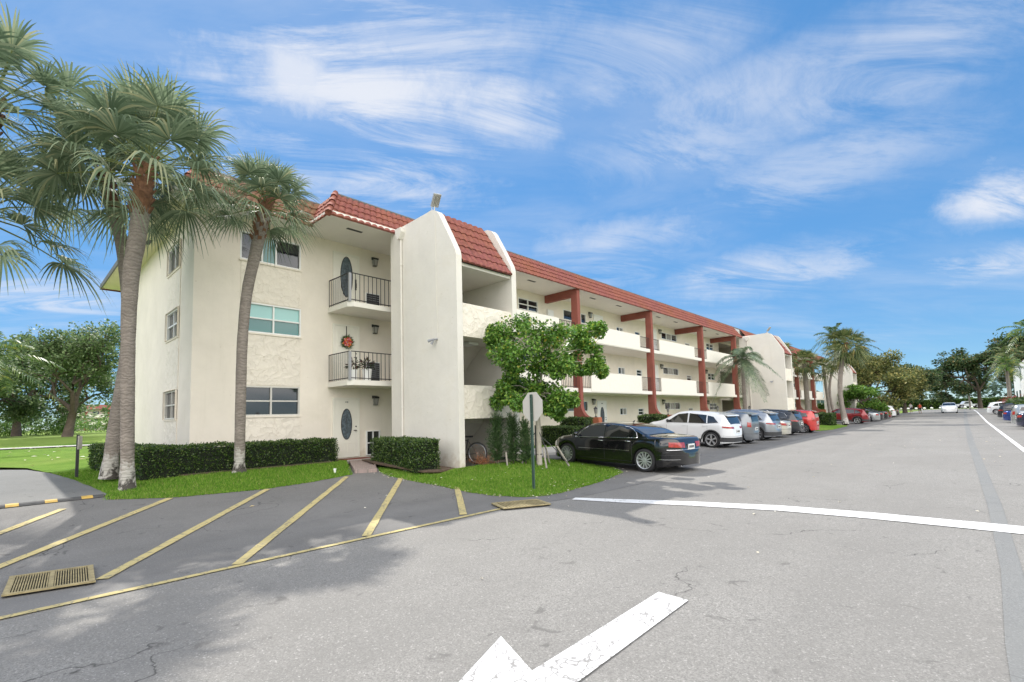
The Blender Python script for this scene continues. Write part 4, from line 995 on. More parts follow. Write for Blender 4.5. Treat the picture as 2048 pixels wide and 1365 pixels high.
STY = {
 'sedan': dict(L=5.0, W=1.90, rw=.352, wr=1.0, wf=4.06, arch=.39, gc=.19,
   top=[(0, .60), (.03, .68), (.06, .84), (.10, .96), (.16, 1.02), (.3, 1.05), (.7, 1.075), (.95, 1.10), (1.35, 1.27), (1.85, 1.40), (2.45, 1.455), (3.0, 1.435), (3.35, 1.34), (3.95, 1.015), (4.4, .93), (4.75, .80), (4.92, .66), (5.0, .50)],
   belt=[(0, .58), (.03, .66), (.06, .81), (.12, .93), (.5, 1.0), (1.0, 1.01), (2.5, .985), (3.9, .93), (4.4, .85), (4.8, .70), (5.0, .48)],
   side=[[(1.22, 1.03), (1.42, 1.03), (1.42, 1.245), (1.30, 1.16)], [(1.50, 1.02), (2.38, 1.0), (2.42, 1.395), (1.62, 1.325)], [(2.48, 1.0), (3.68, .965), (3.22, 1.33), (2.54, 1.395)]],
   ws=(3.22, 3.92), rwin=(.98, 1.80), tail=(.76, .93, 128, 160), head=(.60, .76, .45, .30), tum=.50, doors=[1.42, 2.45, 3.72]),
 'suv': dict(L=4.58, W=1.86, rw=.365, wr=.92, wf=3.62, arch=.42, gc=.22,
   top=[(0, .60), (.04, .70), (.09, .92), (.15, 1.08), (.27, 1.32), (.40, 1.53), (.55, 1.60), (1.0, 1.655), (1.9, 1.68), (2.5, 1.64), (2.85, 1.54), (3.45, 1.19), (3.75, 1.10), (4.2, 1.0), (4.45, .84), (4.58, .62)],
   belt=[(0, .58), (.04, .68), (.09, .89), (.2, 1.06), (.7, 1.13), (2.0, 1.10), (3.3, 1.05), (4.0, .95), (4.4, .80), (4.58, .6)],
   side=[[(.62, 1.20), (1.12, 1.14), (1.16, 1.50), (.88, 1.45)], [(1.18, 1.135), (2.05, 1.115), (2.08, 1.565), (1.22, 1.515)], [(2.12, 1.115), (3.22, 1.09), (2.66, 1.50), (2.15, 1.57)]],
   ws=(2.72, 3.42), rwin=(.17, .42), tail=(.92, 1.03, 118, 158), head=(.76, .90, .45, .30), tum=.40, doors=[1.12, 2.1, 3.2]),
 'hatch': dict(L=4.15, W=1.80, rw=.34, wr=.70, wf=3.28, arch=.39, gc=.19,
   top=[(0, .60), (.03, .72), (.06, 1.08), (.14, 1.42), (.24, 1.56), (.4, 1.60), (1.2, 1.62), (2.2, 1.59), (2.55, 1.5), (3.1, 1.15), (3.35, 1.07), (3.8, .98), (4.03, .82), (4.15, .6)],
   belt=[(0, .58), (.03, .70), (.07, 1.0), (.2, 1.06), (.7, 1.10), (2.0, 1.06), (3.0, 1.02), (3.7, .90), (4.0, .76), (4.15, .56)],
   side=[[(.45, 1.22), (.98, 1.13), (1.0, 1.46), (.55, 1.42)], [(1.04, 1.12), (1.85, 1.09), (1.87, 1.50), (1.07, 1.48)], [(1.91, 1.09), (2.93, 1.06), (2.42, 1.44), (1.93, 1.50)]],
   ws=(2.45, 3.08), rwin=(.075, .21), tail=(.88, 1.14, 134, 147), head=(.74, .90, .40, .28), tum=.36, doors=[1.0, 1.9, 2.95]),
}
CARN = [0]
def make_wheel(b_parent, x, y, sgn, r, spokes, m_rim='rim', far=False, wd=.22):
    n = 28 if not far else 16; t = MB()
    prof = [(-wd/2+.0, r*.72), (-wd/2, r*.93), (-wd/2+.03, r), (wd/2-.03, r), (wd/2, r*.93), (wd/2-.005, r*.72)]
    def f(u, v):
        k = v*(len(prof)-1); i = min(int(k), len(prof)-2); tt = k-i; yy = lerp(prof[i][0], prof[i+1][0], tt); rr = lerp(prof[i][1], prof[i+1][1], tt); a = 2*math.pi*u
        return (x+rr*math.cos(a), y+yy, r+rr*math.sin(a))
    t.grid(f, n, 5); o = t.build('wheel', 'tyre', b_parent, smooth=True)
    q = MB(); yo = y+sgn*(wd/2-.035)
    q.prism([(x+r*.73*math.cos(2*math.pi*i/n), r+r*.73*math.sin(2*math.pi*i/n)) for i in range(n)], 'y', yo-.09*sgn, yo-.06*sgn, 1)
    ring = lambda rr, y0, rr2, y1: q.grid(lambda u, v: (x+lerp(rr, rr2, v)*math.cos(2*math.pi*u), lerp(y0, y1, v), r+lerp(rr, rr2, v)*math.sin(2*math.pi*u)), n, 1)
    ring(r*.74, yo+.035*sgn, r*.68, yo+.03*sgn); ring(r*.68, yo+.03*sgn, r*.66, yo-.07*sgn)
    ns, kind = spokes
    for i in range(ns):
        a = 2*math.pi*i/ns+.2
        for da, w0, w1 in (((0, .014, .022),) if kind == 'fan' else ((-.13, .018, .016), (.13, .018, .016)) if kind == 'y' else ((0, .035, .028),)):
            ca, sa = math.cos(a), math.sin(a); c2, s2 = math.cos(a+da), math.sin(a+da)
            p0 = (x+.045*ca, r+.045*sa); p1 = (x+r*.69*c2, r+r*.69*s2)
            nx, nz = -s2, c2
            q.prism([(p0[0]-nx*w0, p0[1]-nz*w0), (p0[0]+nx*w0, p0[1]+nz*w0), (p1[0]+nx*w1, p1[1]+nz*w1), (p1[0]-nx*w1, p1[1]-nz*w1)], 'y', yo-.03*sgn, yo+.015*sgn)
    q.tube([(x, yo-.03*sgn, r), (x, yo+.022*sgn, r)], .06, 12)
    q.build('rim', [m_rim, 'rimdark'], o); return o
def make_car(style, pcol, label, group, loc, head, cat='car', spokes=(10, 'fan'), clad=False, chrome=False, far=False, W=None, H=1., L=1., rear_only=False, name='parked_car', roofrack=False, plate=True, tailm='tail', extra=None):
    S = STY[style]; Lc = S['L']; Wd = (W or S['W'])/2
    root = empty(name, (0, 0, 0), label, cat, group)
    zt = lambda x: cr(S['top'], x); zb = lambda x: min(cr(S['belt'], x), zt(x)-.004)
    def hw(x):       # plan taper
        e0 = max(0, min(1, x/.5)); e1 = max(0, min(1, (Lc-x)/.75)); return Wd*(.25+.75*math.sin(e0*math.pi/2)**.5)*(.40+.60*math.sin(e1*math.pi/2)**.55)
    gc = S['gc']; A = S['arch']; rw = S['rw']
    def bottom(x):
        z = gc+.06*ss(.5, 0, x)+.02*ss(Lc-.4, Lc, x)
        for xw in (S['wr'], S['wf']):
            d = abs(x-xw)
            if d < A: z = max(z, rw+math.sqrt(max(0, A*A-d*d))*.985-.0)
        return z
    def y8(x):
        g = max(0, zt(x)-zb(x)); return hw(x)*.955-S['tum']*g*.85*min(1, .55+g) - (.05*hw(x) if g < .12 else 0)
    def section(x):
        w_ = hw(x); b_ = zb(x); t = zt(x); z0 = bottom(x); g = max(.003, t-b_); ya = w_*.958; yb = y8(x)
        pts = [(0, z0), (w_*.80, z0), (w_*.955, z0+.0), (w_*.975, z0+.03*(b_-z0)), (w_*.992, z0+.30*(b_-z0)), (w_*1.0, z0+.55*(b_-z0)), (w_*.995, z0+.78*(b_-z0)), (w_*.982, z0+.93*(b_-z0)), (ya, b_)]
        pts += [(lerp(ya, yb, .5), b_+.43*g), (yb, b_+.84*g), (yb-.045*min(1, g*4)-.03*w_, b_+.95*g), (yb*.80, b_+.995*g), (yb*.4, t+.010), (0, t+.015)]
        return pts
    xs = set([0, Lc]); k = 0
    step = .06 if not far else .12
    while k < Lc: xs.add(round(k, 3)); k += step
    for xw in (S['wr'], S['wf']):
        for i in range(-8, 9): xs.add(round(xw+A*math.sin(i/8*math.pi/2), 4))
    for p in S['top']: xs.add(p[0])
    for e in (.01, .03, .05, .09, .13, .17, Lc-.03, Lc-.08): xs.add(e)
    xs = sorted(xs); b = MB(); rows = [section(x) for x in xs]; n = len(rows[0])
    for s_ in (1, -1):
        vs = [(x, s_*p[0], p[1]) for x, r in zip(xs, rows) for p in r]; fs = []
        for i in range(len(xs)-1):
            for j in range(n-1): fs.append((i*n+j, i*n+j+1, (i+1)*n+j+1, (i+1)*n+j))
        fs += [tuple(range(n)), tuple(range((len(xs)-1)*n, len(xs)*n))]; b.add(vs, fs)
    mi = []
    pm = paint(*pcol)
    for f in b.f:
        zs = [b.v[i] for i in f]; und = all(abs(abs(v[1])) < Wd*.965 and v[2] < .9 and v[2] <= bottom(v[0])+.001 for v in zs); mi.append(1 if und and len(f) == 4 else (2 if clad and len(f) == 4 and max(v[2] for v in zs) < .50 and False else 0))
    b.m = mi
    o = b.build('body', [pm, 'rimdark', 'plastic'], root, smooth=True, weld=.0005)
    # flat shading would show grid lines, so sharp edges only at the ends
    bm = bmesh.new(); bm.from_mesh(o.data)
    for e in bm.edges:
        if len(e.link_faces) == 2 and e.calc_face_angle(0) > math.radians(38): e.smooth = False
    bm.to_mesh(o.data); bm.free()
    def ysurf(x, z):
        w_ = hw(x); r = section(x)[3:12]
        for (ya, za), (yb, zb_) in zip(r, r[1:]):
            if z <= zb_: return lerp(ya, yb, (z-za)/max(1e-6, zb_-za)) if z >= za else ya
        return r[-1][0]
    def ray(th, z, off=.008, cx=.9):      # outward at plan angle th (90 = side, 180 = straight back) until the skin is reached
        dx, dy = math.cos(math.radians(th)), math.sin(math.radians(th)); r = .3
        ok = lambda x, y: x > 0 and z <= zt(x)-.0 and y <= (ysurf(x, z) if z <= y8z(x) else max(0, y8(x)))
        while r < 1.6 and ok(cx+dx*r, abs(dy)*r): r += .02
        r -= .02
        while ok(cx+dx*r, abs(dy)*r): r += .002
        return (cx+dx*(r+off), dy*(r+off), z)
    def y8z(x): return zb(x)+.84*max(.003, zt(x)-zb(x))
    def patch(mb, quad, s_, off=.006, nu=8, nv=4, mi=0):    # quad on the side surface, corners (x,z)
        a, c, d, e = quad
        def f(u, v):
            x = lerp(lerp(a[0], c[0], u), lerp(e[0], d[0], u), v); z = lerp(lerp(a[1], c[1], u), lerp(e[1], d[1], u), v); return (x, s_*(ysurf(x, z)+off), z+off*.3)
        mb.grid(f, nu, nv, mi)
    for s_ in (1, -1):
        g = MB()
        for q in S['side']: patch(g, q, s_, .007)
        g.build('side_window', 'carglass', root, smooth=True)
        t = MB()
        al = [S['side'][0][0], S['side'][0][1], S['side'][1][0], S['side'][1][1], S['side'][2][0], S['side'][2][1]]
        topl = [S['side'][2][2], S['side'][2][3], S['side'][1][2], S['side'][1][3], S['side'][0][2], S['side'][0][3]]
        def path(P, off=.010, dz=0): return [(lerp(P[i][0], P[i+1][0], k/4), s_*(ysurf(lerp(P[i][0], P[i+1][0], k/4), lerp(P[i][1], P[i+1][1], k/4)+dz)+off), lerp(P[i][1], P[i+1][1], k/4)+dz) for i in range(len(P)-1) for k in range(5)]
        al2 = [(p[0], p[1]-.012) for p in al]; tl2 = [(p[0], p[1]+.012) for p in topl]
        if chrome: t.tube(path(al2), .010, 5); t.tube(path([al2[-1]]+tl2+[al2[0]]), .009, 5)
        else: t.tube(path(al2), .007, 4)
        t.build('window_trim', 'chrome' if chrome else 'plastic', root, smooth=True)
        d = MB()
        for xd in S['doors']:
            zs_ = [gc+.12+k*(zb(xd)-gc-.14)/6 for k in range(7)]
            if min(abs(xd-S['wr']), abs(xd-S['wf'])) < A: zs_ = [z for z in zs_ if z > bottom(xd)+.02]
            if len(zs_) > 1: d.tube([(xd, s_*(ysurf(xd, z)+.000), z) for z in zs_], .005, 4)
        d.tube([(x, s_*(ysurf(x, gc+.1)+.001), gc+.10) for x in [lerp(S['doors'][0], S['doors'][-1], k/10) for k in range(11) if bottom(lerp(S['doors'][0], S['doors'][-1], k/10)) < gc+.1]], .005, 4)
        d.build('door_seam', 'black', root)
        h = MB()
        for xd in S['doors'][:2]:
            xh = xd+.14; zh = zb(xh)-.10; h.tube([(xh-.09, s_*(ysurf(xh-.09, zh)+.004), zh), (xh-.07, s_*(ysurf(xh, zh)+.035), zh), (xh+.07, s_*(ysurf(xh, zh)+.035), zh), (xh+.09, s_*(ysurf(xh+.09, zh)+.004), zh)], .014, 6)
        h.build('door_handle', 'chrome' if chrome else pm, root, smooth=True)
        xm = S['side'][2][1][0]-.12; zm = zb(xm)+.05; mr = MB(); mr.ball((xm, s_*(ysurf(xm, zm)+.13), zm+.06), .07, .10, .065, 10, 6); mr.tube([(xm, s_*(ysurf(xm, zm)-.01), zm), (xm, s_*(ysurf(xm, zm)+.09), zm+.03)], .025, 6)
        mr.build('mirror', pm if not clad else 'plastic', root, smooth=True)
        # lamps wrap the corners
        z0, z1, t0_, t1_ = S['tail']; tl = MB()
        def rearcurve(u, v):
            p = ray(lerp(t0_, t1_, u), lerp(z0+(.03*(1-u)), z1-.02*u, v)); return (p[0], s_*p[1], p[2])
        tl.grid(rearcurve, 14, 5); tl.build('tail_light', tailm, root, smooth=True)
        z0, z1, ls, lr = S['head']; hl = MB()
        def frontcurve(u, v):
            z = lerp(z0, z1, v); x = Lc-.02-ls*(1-u); return (x, s_*(ysurf(x, min(z, zb(x)-.01))+.010), min(z, zb(x)-.01))
        hl.grid(frontcurve, 10, 3); hl.build('headlight', 'head', root, smooth=True)
        if clad:
            c = MB()
            for xw in (S['wr'], S['wf']):
                arc = []
                for i in range(17):
                    a = math.pi*i/16
                    arc.append((xw+math.cos(a)*A, rw+math.sin(a)*A*.985, xw+math.cos(a)*(A+.065), rw+math.sin(a)*(A+.065)))
                arc = [q for q in arc if q[3] > gc and 0 < q[2] < Lc]
                vs = []
                for (xa, za, xb, zb2) in arc: vs += [(xa, s_*(ysurf(min(max(xa, 0), Lc), za)+.004), za), (xa, s_*(ysurf(xa, za)+.022), za), (xb, s_*(ysurf(xb, zb2)+.018), zb2), (xb, s_*(ysurf(xb, zb2)+.0), zb2)]
                c.add(vs, [(4*i+k, 4*i+4+k, 4*i+5+k, 4*i+1+k) for i in range(len(arc)-1) for k in range(3)])
            x0, x1 = S['wr']+A+.05, S['wf']-A-.05
            c.grid(lambda u, v: (lerp(x0, x1, u), s_*(ysurf(lerp(x0, x1, u), lerp(gc+.01, gc+.17, v))+.016*(1 if .01 < v < .99 else .1)), lerp(gc+.01, gc+.17, v)), 6, 3)
            c.build('wheel_arch_cladding', 'plastic', root, smooth=True)
        for xw in (S['wr'], S['wf']): make_wheel(root, xw, s_*(Wd-.125), s_, rw, spokes, far=far)
    if clad:
        c = MB(); c.grid(lambda u, v: ray(lerp(112, 248, u), lerp(gc+.09, gc+.30, v), .014), 24, 3)
        c.build('bumper_cladding', 'plastic', root, smooth=True)
    # front and rear glass
    def glass(name, xa, xb, shrink=.07):
        g = MB()
        def f(u, v):
            x = lerp(xa, xb, u); ye = max(.3, y8(x)-shrink); y = lerp(-ye, ye, v); q = abs(y)/max(.01, y8(x))
            r = section(x); z = None
            for (ya, za), (yb, zb_) in zip(r[10:], r[11:]):
                if yb <= abs(y) <= ya: z = lerp(za, zb_, (ya-abs(y))/max(1e-6, ya-yb)); break
            if z is None: z = zt(x)
            sl = (zt(x+.02)-zt(x-.02))/.04; nn = math.hypot(1, sl); o_ = .010
            return (x-sl/nn*o_, y, z+o_/nn)
        g.grid(f, 10, 12); g.build(name, 'carglass', root, smooth=True)
    glass('windscreen', *S['ws']); glass('rear_window', *S['rwin'], .09)
    if plate:
        p = MB(); zp = (.80 if style != 'sedan' else .78); xp = ray(180, zp-.07)[0]+.004; p.box(xp-.022, xp-.0, -.17, .17, zp-.08, zp+.08); q = p.build('license_plate', 'plate', root)
        k = MB()
        for i in range(6): k.box(xp-.026, xp-.0225, -.13+i*.047, -.10+i*.047, zp-.035, zp+.035)
        k.build('plate_characters', 'black', q)
    if style != 'sedan':
        s_ = MB(); xr = S['rwin'][1]; s_.prism([(xr-.16, zt(xr)-.05), (xr-.14, zt(xr)-.0), (xr+.25, zt(xr+.25)+.02), (xr+.25, zt(xr+.25)-.02)], 'y', -y8(xr)+.06, y8(xr)-.06); s_.build('spoiler', pm, root)
        s_ = MB(); s_.tube([(.05, 0, zt(.05)+.02), (.14, .25, zt(.14)-.02)], .008, 4); s_.build('wiper', 'black', root)
    r = MB()      # bumper crease and exhaust
    r.tube([ray(lerp(110, 250, i/24), gc+.36, .0) for i in range(25)], .006, 4); r.build('bumper_seam', 'black', root)
    e = MB()
    for s_ in (-1, 1): e.tube([(.06, s_*.5, gc+.05), (.25, s_*.5, gc+.05)], .03, 8)
    e.build('exhaust', 'chrome', root)
    if style == 'sedan' and chrome:
        t = MB(); t.tube([ray(lerp(125, 235, i/20), .70, .004) for i in range(21)], .011, 5)
        for s_ in (1, -1): t.tube([(x, s_*(ysurf(x, .62)+.004), .62-.012*(x-1.5)) for x in [1.5+.2*k for k in range(11)]], .012, 5)
        for s_ in (1, -1): t.tube([(.06+.04*k, s_*(ysurf(.06+.04*k, .42)+.004), .42) for k in range(12)], .009, 5)
        build_each(t, 'chrome_strip', 'chrome', root)
        t = MB(); t.tube([(2.0, 0, 1.46), (1.93, 0, 1.53)], [.03, .006], 6); t.build('antenna', pm, root)
    if roofrack:
        t = MB()
        for s_ in (1, -1): t.tube([(.75, s_*(y8(.75)-.02), zt(.75)-.03), (.9, s_*(y8(1)-.03), zt(.9)+.04), (2.3, s_*(y8(2.3)-.03), zt(2.3)+.04), (2.5, s_*(y8(2.5)-.02), zt(2.5)-.03)], .014, 6)
        build_each(t, 'roof_rail', 'chrome', root)
    # move: rear bumper centre at loc, nose towards head
    ch, sh = math.cos(head), math.sin(head); zr, zf_ = hgt(loc[0]+ch*S['wr'], loc[1]+sh*S['wr']), hgt(loc[0]+ch*S['wf'], loc[1]+sh*S['wf']); tl_ = (zf_-zr)/(S['wf']-S['wr'])
    root.location = (loc[0], loc[1], zr-tl_*S['wr']+.006); root.rotation_euler = (0, -math.atan(tl_), head); root.scale = (L, 1, H)
    return root
PI_ = math.pi
GL = 'cars parked along the building'; GR = 'cars parked on the far side of the road'
BLK = ('black', (.006, .006, .007), .0, .12); WHT = ('white', (.74, .75, .76), .0, .3); SIL = ('silver', (.36, .38, .41), .7, .3); GRY = ('grey', (.20, .215, .235), .6, .3)
BEI = ('champagne', (.56, .54, .46), .35, .3); DRK = ('graphite', (.025, .027, .032), .4, .25); RED = ('red', (.52, .035, .03), .1, .25); MAR = ('maroon', (.24, .012, .02), .3, .25)
LGR = ('pale_grey', (.42, .44, .44), .6, .3); BLU = ('blue', (.02, .05, .22), .4, .25); NVY = ('navy', (.03, .035, .07), .3, .25)
make_car('sedan', BLK, 'glossy black sedan with chrome window trim parked nearest the grass corner', GL, (-5.85, 13.75), PI_-math.radians(6), spokes=(12, 'fan'), chrome=True, H=.965)
make_car('suv', WHT, 'white compact SUV with dark wheel arches parked beside the black sedan', GL, (-7.85, 23.8), PI_-math.radians(3), 'suv', (5, 'y'), clad=True)
make_car('hatch', GRY, 'grey car with red tail lamps half hidden between the white and the silver SUV', GL, (-7.95, 26.8), PI_-math.radians(4), far=True)
make_car('suv', SIL, 'silver grey SUV with chrome roof rails parked beyond the grey car', GL, (-7.75, 30.2), PI_-math.radians(3), 'suv', (9, 'fan'), clad=True, roofrack=True, chrome=True)
make_car('sedan', BEI, 'champagne beige sedan parked between the silver and the dark SUV', GL, (-7.95, 33.2), PI_-math.radians(3), far=True, spokes=(7, 'bar'))
make_car('suv', DRK, 'dark graphite SUV with bright window trim parked beside the red car', GL, (-7.95, 36.4), PI_-math.radians(3), 'suv', (7, 'fan'), clad=False, chrome=True, far=True)
make_car('hatch', RED, 'bright red boxy car parked just before the hedge island', GL, (-7.7, 39.8), PI_-math.radians(3), spokes=(9, 'fan'), far=True)
make_car('suv', MAR, 'dark red crossover parked just past the palm island', GL, (-7.4, 62.8), PI_-math.radians(3), 'suv', (5, 'y'), clad=True, far=True, H=.97)
make_car('sedan', LGR, 'pale grey sedan parked beside the dark red crossover', GL, (-7.2, 69.3), PI_-math.radians(2), far=True)
make_car('sedan', DRK, 'dark grey sedan second beyond the dark red crossover', GL, (-7.2, 73.0), PI_, far=True)
make_car('sedan', BLK, 'black sedan third beyond the dark red crossover', GL, (-7.1, 76.8), PI_, far=True)
make_car('sedan', MAR, 'small maroon sedan parked before the white SUV far down the row', GL, (-7.1, 80.6), PI_, far=True, H=.97)
make_car('suv', WHT, 'white SUV near the far end of the parked row', GL, (-7.0, 85.4), PI_, 'suv', far=True)
make_car('hatch', BLK, 'low black car at the far end of the parked row', GL, (-7.0, 90.), PI_, far=True, H=.85)
make_car('suv', WHT, 'white SUV oncoming in the middle of the far road', None, (-1.8, 107.), -PI_/2, 'suv', (5, 'y'), far=True, name='driving_car', plate=False, W=1.95)
make_car('suv', WHT, 'white SUV farthest along the right-hand parked row', GR, (2.15, 92.), 0, far=True)
make_car('suv', DRK, 'black SUV with red lamps between the white and the blue car on the right', GR, (2.4, 71.), 0, 'suv', far=True)
make_car('sedan', BLU, 'bright blue sedan parked on the right side of the road', GR, (2.42, 62.), 0, far=True)
make_car('hatch', LGR, 'silver hatchback on the right beside the blue sedan', GR, (2.42, 51.), 0, far=True)
make_car('sedan', NVY, 'navy car nearest the right edge of the picture', GR, (2.42, 46.6), 0, far=True)
def pickup(loc, head):
    root = empty('parked_truck', (0, 0, 0), 'light pickup truck standing by the hedge at the end of the road', 'truck'); b = MB()
    b.prism([(0, .5), (0, 1.0), (2.0, 1.02), (2.05, 1.05), (2.25, 1.72), (2.6, 1.80), (3.5, 1.78), (4.0, 1.15), (5.2, 1.05), (5.35, .8), (5.35, .45), (4.85, .45), (4.8, .8), (4.5, .95), (4.1, .95), (3.8, .8), (3.75, .45), (1.55, .45), (1.5, .8), (1.2, .95), (.8, .95), (.5, .8), (.45, .5)], 'y', -.9, .9)
    b.build('body', paint('truck_silver', (.55, .56, .57)), root); g = MB()
    for y0, y1 in ((-.912, -.902), (.902, .912)): g.prism([(2.35, 1.12), (2.5, 1.68), (3.4, 1.68), (3.8, 1.12)], 'y', y0, y1)
    g.build('side_window', 'carglass', root)
    for x in (1.0, 4.3):
        for s_ in (1, -1): make_wheel(root, x, s_*.8, s_, .4, (6, 'bar'), far=True)
    root.location = loc; root.rotation_euler = (0, 0, head)
pickup((3.2, 178., .55), math.radians(200))

# ------------------------------------------------------------------ vegetation
UP = Vector((0, 0, 1))
def fan_leaf(b, base, d, R_, pet, rnd, nseg=30, droop=1., mi=0, mi_pet=1, ws=1., age=.5):
    # costapalmate fan: petiole, then segments joined for their inner half
    d = d.normalized(); side = d.cross(UP); torn = rnd.random() < .4
    if side.length < .1: side = Vector((1, 0, 0))
    side.normalize(); up = side.cross(d).normalized(); tw = rnd.gauss(0, .35); side, up = side*math.cos(tw)+up*math.sin(tw), up*math.cos(tw)-side*math.sin(tw)
    hub = base+d*pet+Vector((0, 0, -.10*pet*droop*(1-abs(d.z)))); mid = base+d*pet*.5+Vector((0, 0, .02))
    b.tube([base, mid, hub], [.022, .016, .012], 4, mi_pet, cap=False)
    tilt = (d*.93+up*rnd.uniform(-.1, .35)).normalized(); nrm = side.cross(tilt).normalized()
    for i in range(nseg):
        if torn and rnd.random() < .15: continue
        f = (i/(nseg-1))*2-1; a = f*math.radians(lerp(72, 126, min(1, age*2.2))); Ls = R_*(.74+.26*math.cos(a*.8))*rnd.uniform(.9, 1.08)
        dr = (tilt*math.cos(a)+side*math.sin(a)); dr = (dr+nrm*(.22*abs(math.sin(a)))).normalized(); wv = dr.cross(nrm).normalized(); pts = []
        g = lerp(.12, .82, age**.8)*rnd.uniform(.7, 1.25)*droop; kink = rnd.uniform(-.05, .05)
        for r, w_ in ((.03, .006), (.36, .025), (.58, .023), (.80, .013), (1., .002)):
            p = hub+dr*Ls*r+nrm*(.0)+wv*kink*max(0, r-.4); p = p-UP*(g*Ls*max(0, r-.25)**2*1.6); pts.append((p+wv*w_*R_*ws, p-wv*w_*R_*ws))
        vs = [q for t in pts for q in t]; b.add(vs, [(2*k, 2*k+1, 2*k+3, 2*k+2) for k in range(4)], mi)
def trunk_pts(p0, p1, bend, n=10):
    p0, p1 = Vector(p0), Vector(p1); return [p0.lerp(p1, i/n)+Vector(bend)*math.sin(math.pi*i/n) for i in range(n+1)]
def smooth_path(Q, k=4):
    Q = [Vector(q) for q in Q]; out = []
    for i in range(len(Q)-1):
        a, b, c, d = Q[max(0, i-1)], Q[i], Q[i+1], Q[min(len(Q)-1, i+2)]
        for j in range(k):
            t = j/k; out.append(.5*((2*b)+(c-a)*t+(2*a-5*b+4*c-d)*t*t+(3*b-a-3*c+d)*t**3))
    return out+[Q[-1]]
def palm(name, p0, p1, bend, label, nleaf=40, R_=.95, pet=1.1, r0=.2, r1=.15, seed=1, nseg=28, leaf='palm_leaf', group=None, emin=-60, droop=1., parts=True, squash=1., boots=True, rp=None, path=None, cat='palm tree', bias=None):
    rnd = random.Random(seed); root = empty(name, p0, label, cat, group)
    P = smooth_path(path) if path else trunk_pts(p0, p1, bend, 16 if nseg > 20 else 8); t = MB(); n = len(P)
    rad = [lerp(r0*(1+.35*max(0, 1-i*.5)), r1, i/(n-1))*(1+.02*math.sin(i*2.3)) for i in range(n)]
    if rp: rad = [interp(rp, i/(n-1))*(1+.02*math.sin(i*2.3)) for i in range(n)]
    t.tube(P, rad, 14 if nseg > 20 else 8); t.build('trunk', 'bark_palm', root, smooth=True)
    if boots:
        q = MB(); top = P[-1]; ax = (P[-1]-P[-2]).normalized()
        for i in range(46):
            a = i*2.4; h = -.95+i*.028; c = top+ax*h; dr = Vector((math.cos(a), math.sin(a), 0)); q.obox(c+dr*(r1+.01)+UP*.06, dr.cross(UP)*.045, (dr*.5+UP*.9).normalized()*.12, dr*.018)
        q.tube([top-ax*.9, top-ax*.4, top+ax*.35], [r1*1.0, r1*1.15, r1*.8], 12); q.build('leaf_bases', 'boot', root)
    b = MB(); c = Vector(p1)+Vector((0, 0, .15))
    for i in range(nleaf):
        t_ = (i+.5)/nleaf; el = math.radians(lerp(84, emin, t_**.85)); az = i*2.39996+rnd.gauss(0, .2)
        d = Vector((math.cos(az)*math.cos(el), math.sin(az)*math.cos(el)*squash, math.sin(el)))
        if bias: d = (d+Vector(bias)).normalized()
        pl = pet*rnd.uniform(.75, 1.12)*(.7+.3*min(1, t_*3)); fan_leaf(b, c+UP*(.18-.35*t_), d, R_*rnd.uniform(.85, 1.1)*(.8+.2*min(1, t_*3)), pl, rnd, nseg, droop, ws=min(2.2, 30/nseg), age=t_)
    b.build('crown', [leaf, 'petiole'], root); return root
PG = 'sabal palms on the lawn before the end of the building'
T1 = [(-13.78, 1.99, 0.03), (-13.68, 1.94, 1.36), (-13.61, 1.91, 2.26), (-13.54, 1.88, 3.11), (-13.45, 1.86, 4.15), (-13.33, 1.87, 5.02), (-13.2, 1.93, 5.69), (-12.98, 1.99, 7.02)]
T2 = [(-16.15, 1.95, 0.12), (-16.04, 2.01, 1.36), (-15.81, 2.09, 2.39), (-15.6, 2.15, 3.41), (-15.48, 2.13, 4.43), (-15.45, 2.03, 5.46), (-15.45, 1.92, 6.22), (-15.58, 1.63, 7.61)]
T3 = [(-14.3, 4.43, 0.12), (-14.23, 4.41, 0.9), (-14.09, 4.37, 2.45), (-13.97, 4.35, 3.68), (-13.79, 4.38, 4.9), (-13.58, 4.48, 5.83), (-13.43, 4.55, 6.45), (-13.26, 4.64, 7.14)]
palm('fan_palm', T1[0], T1[-1], None, 'largest fan palm, a straight grey trunk at the lawn tip before the end wall', 40, 1.12, 1.32, .165, .16, seed=3, nseg=38, group=PG, emin=-22, rp=[(0, .17), (.06, .13), (.45, .135), (.75, .165), (.9, .17), (1, .15)], path=T1)
palm('fan_palm', T2[0], T2[-1], None, 'fan palm leaning close behind the largest palm, its foot beside the hedge', 36, 1.0, 1.25, .19, .14, seed=5, nseg=34, group=PG, emin=-26, rp=[(0, .22), (.08, .155), (.5, .14), (1, .14)], path=T2)
palm('fan_palm', T3[0], T3[-1], None, 'fan palm with a brown curving trunk standing before the end windows', 32, .86, .88, .135, .13, seed=8, nseg=34, group=PG, emin=-30, rp=[(0, .19), (.06, .13), (.5, .13), (.8, .15), (1, .15)], path=T3)
palm('fan_palm', (-15.2, -.9, .02), (-14.76, -0.41, 8.13), (0, 0, 0), 'tallest fan palm, its crown cut off by the upper left edge of the picture', 40, 1.1, 1.45, .15, .13, seed=12, nseg=34, group=PG, emin=-40)
palm('fan_palm', (-15.6, -1.3, .02), (-14.64, -0.46, 5.81), (.0, .12, 0), 'lower fan palm at the left edge with long-stalked fans below the tallest crown', 22, .9, 1.3, .13, .12, seed=14, nseg=30, group=PG, emin=-35, boots=False)

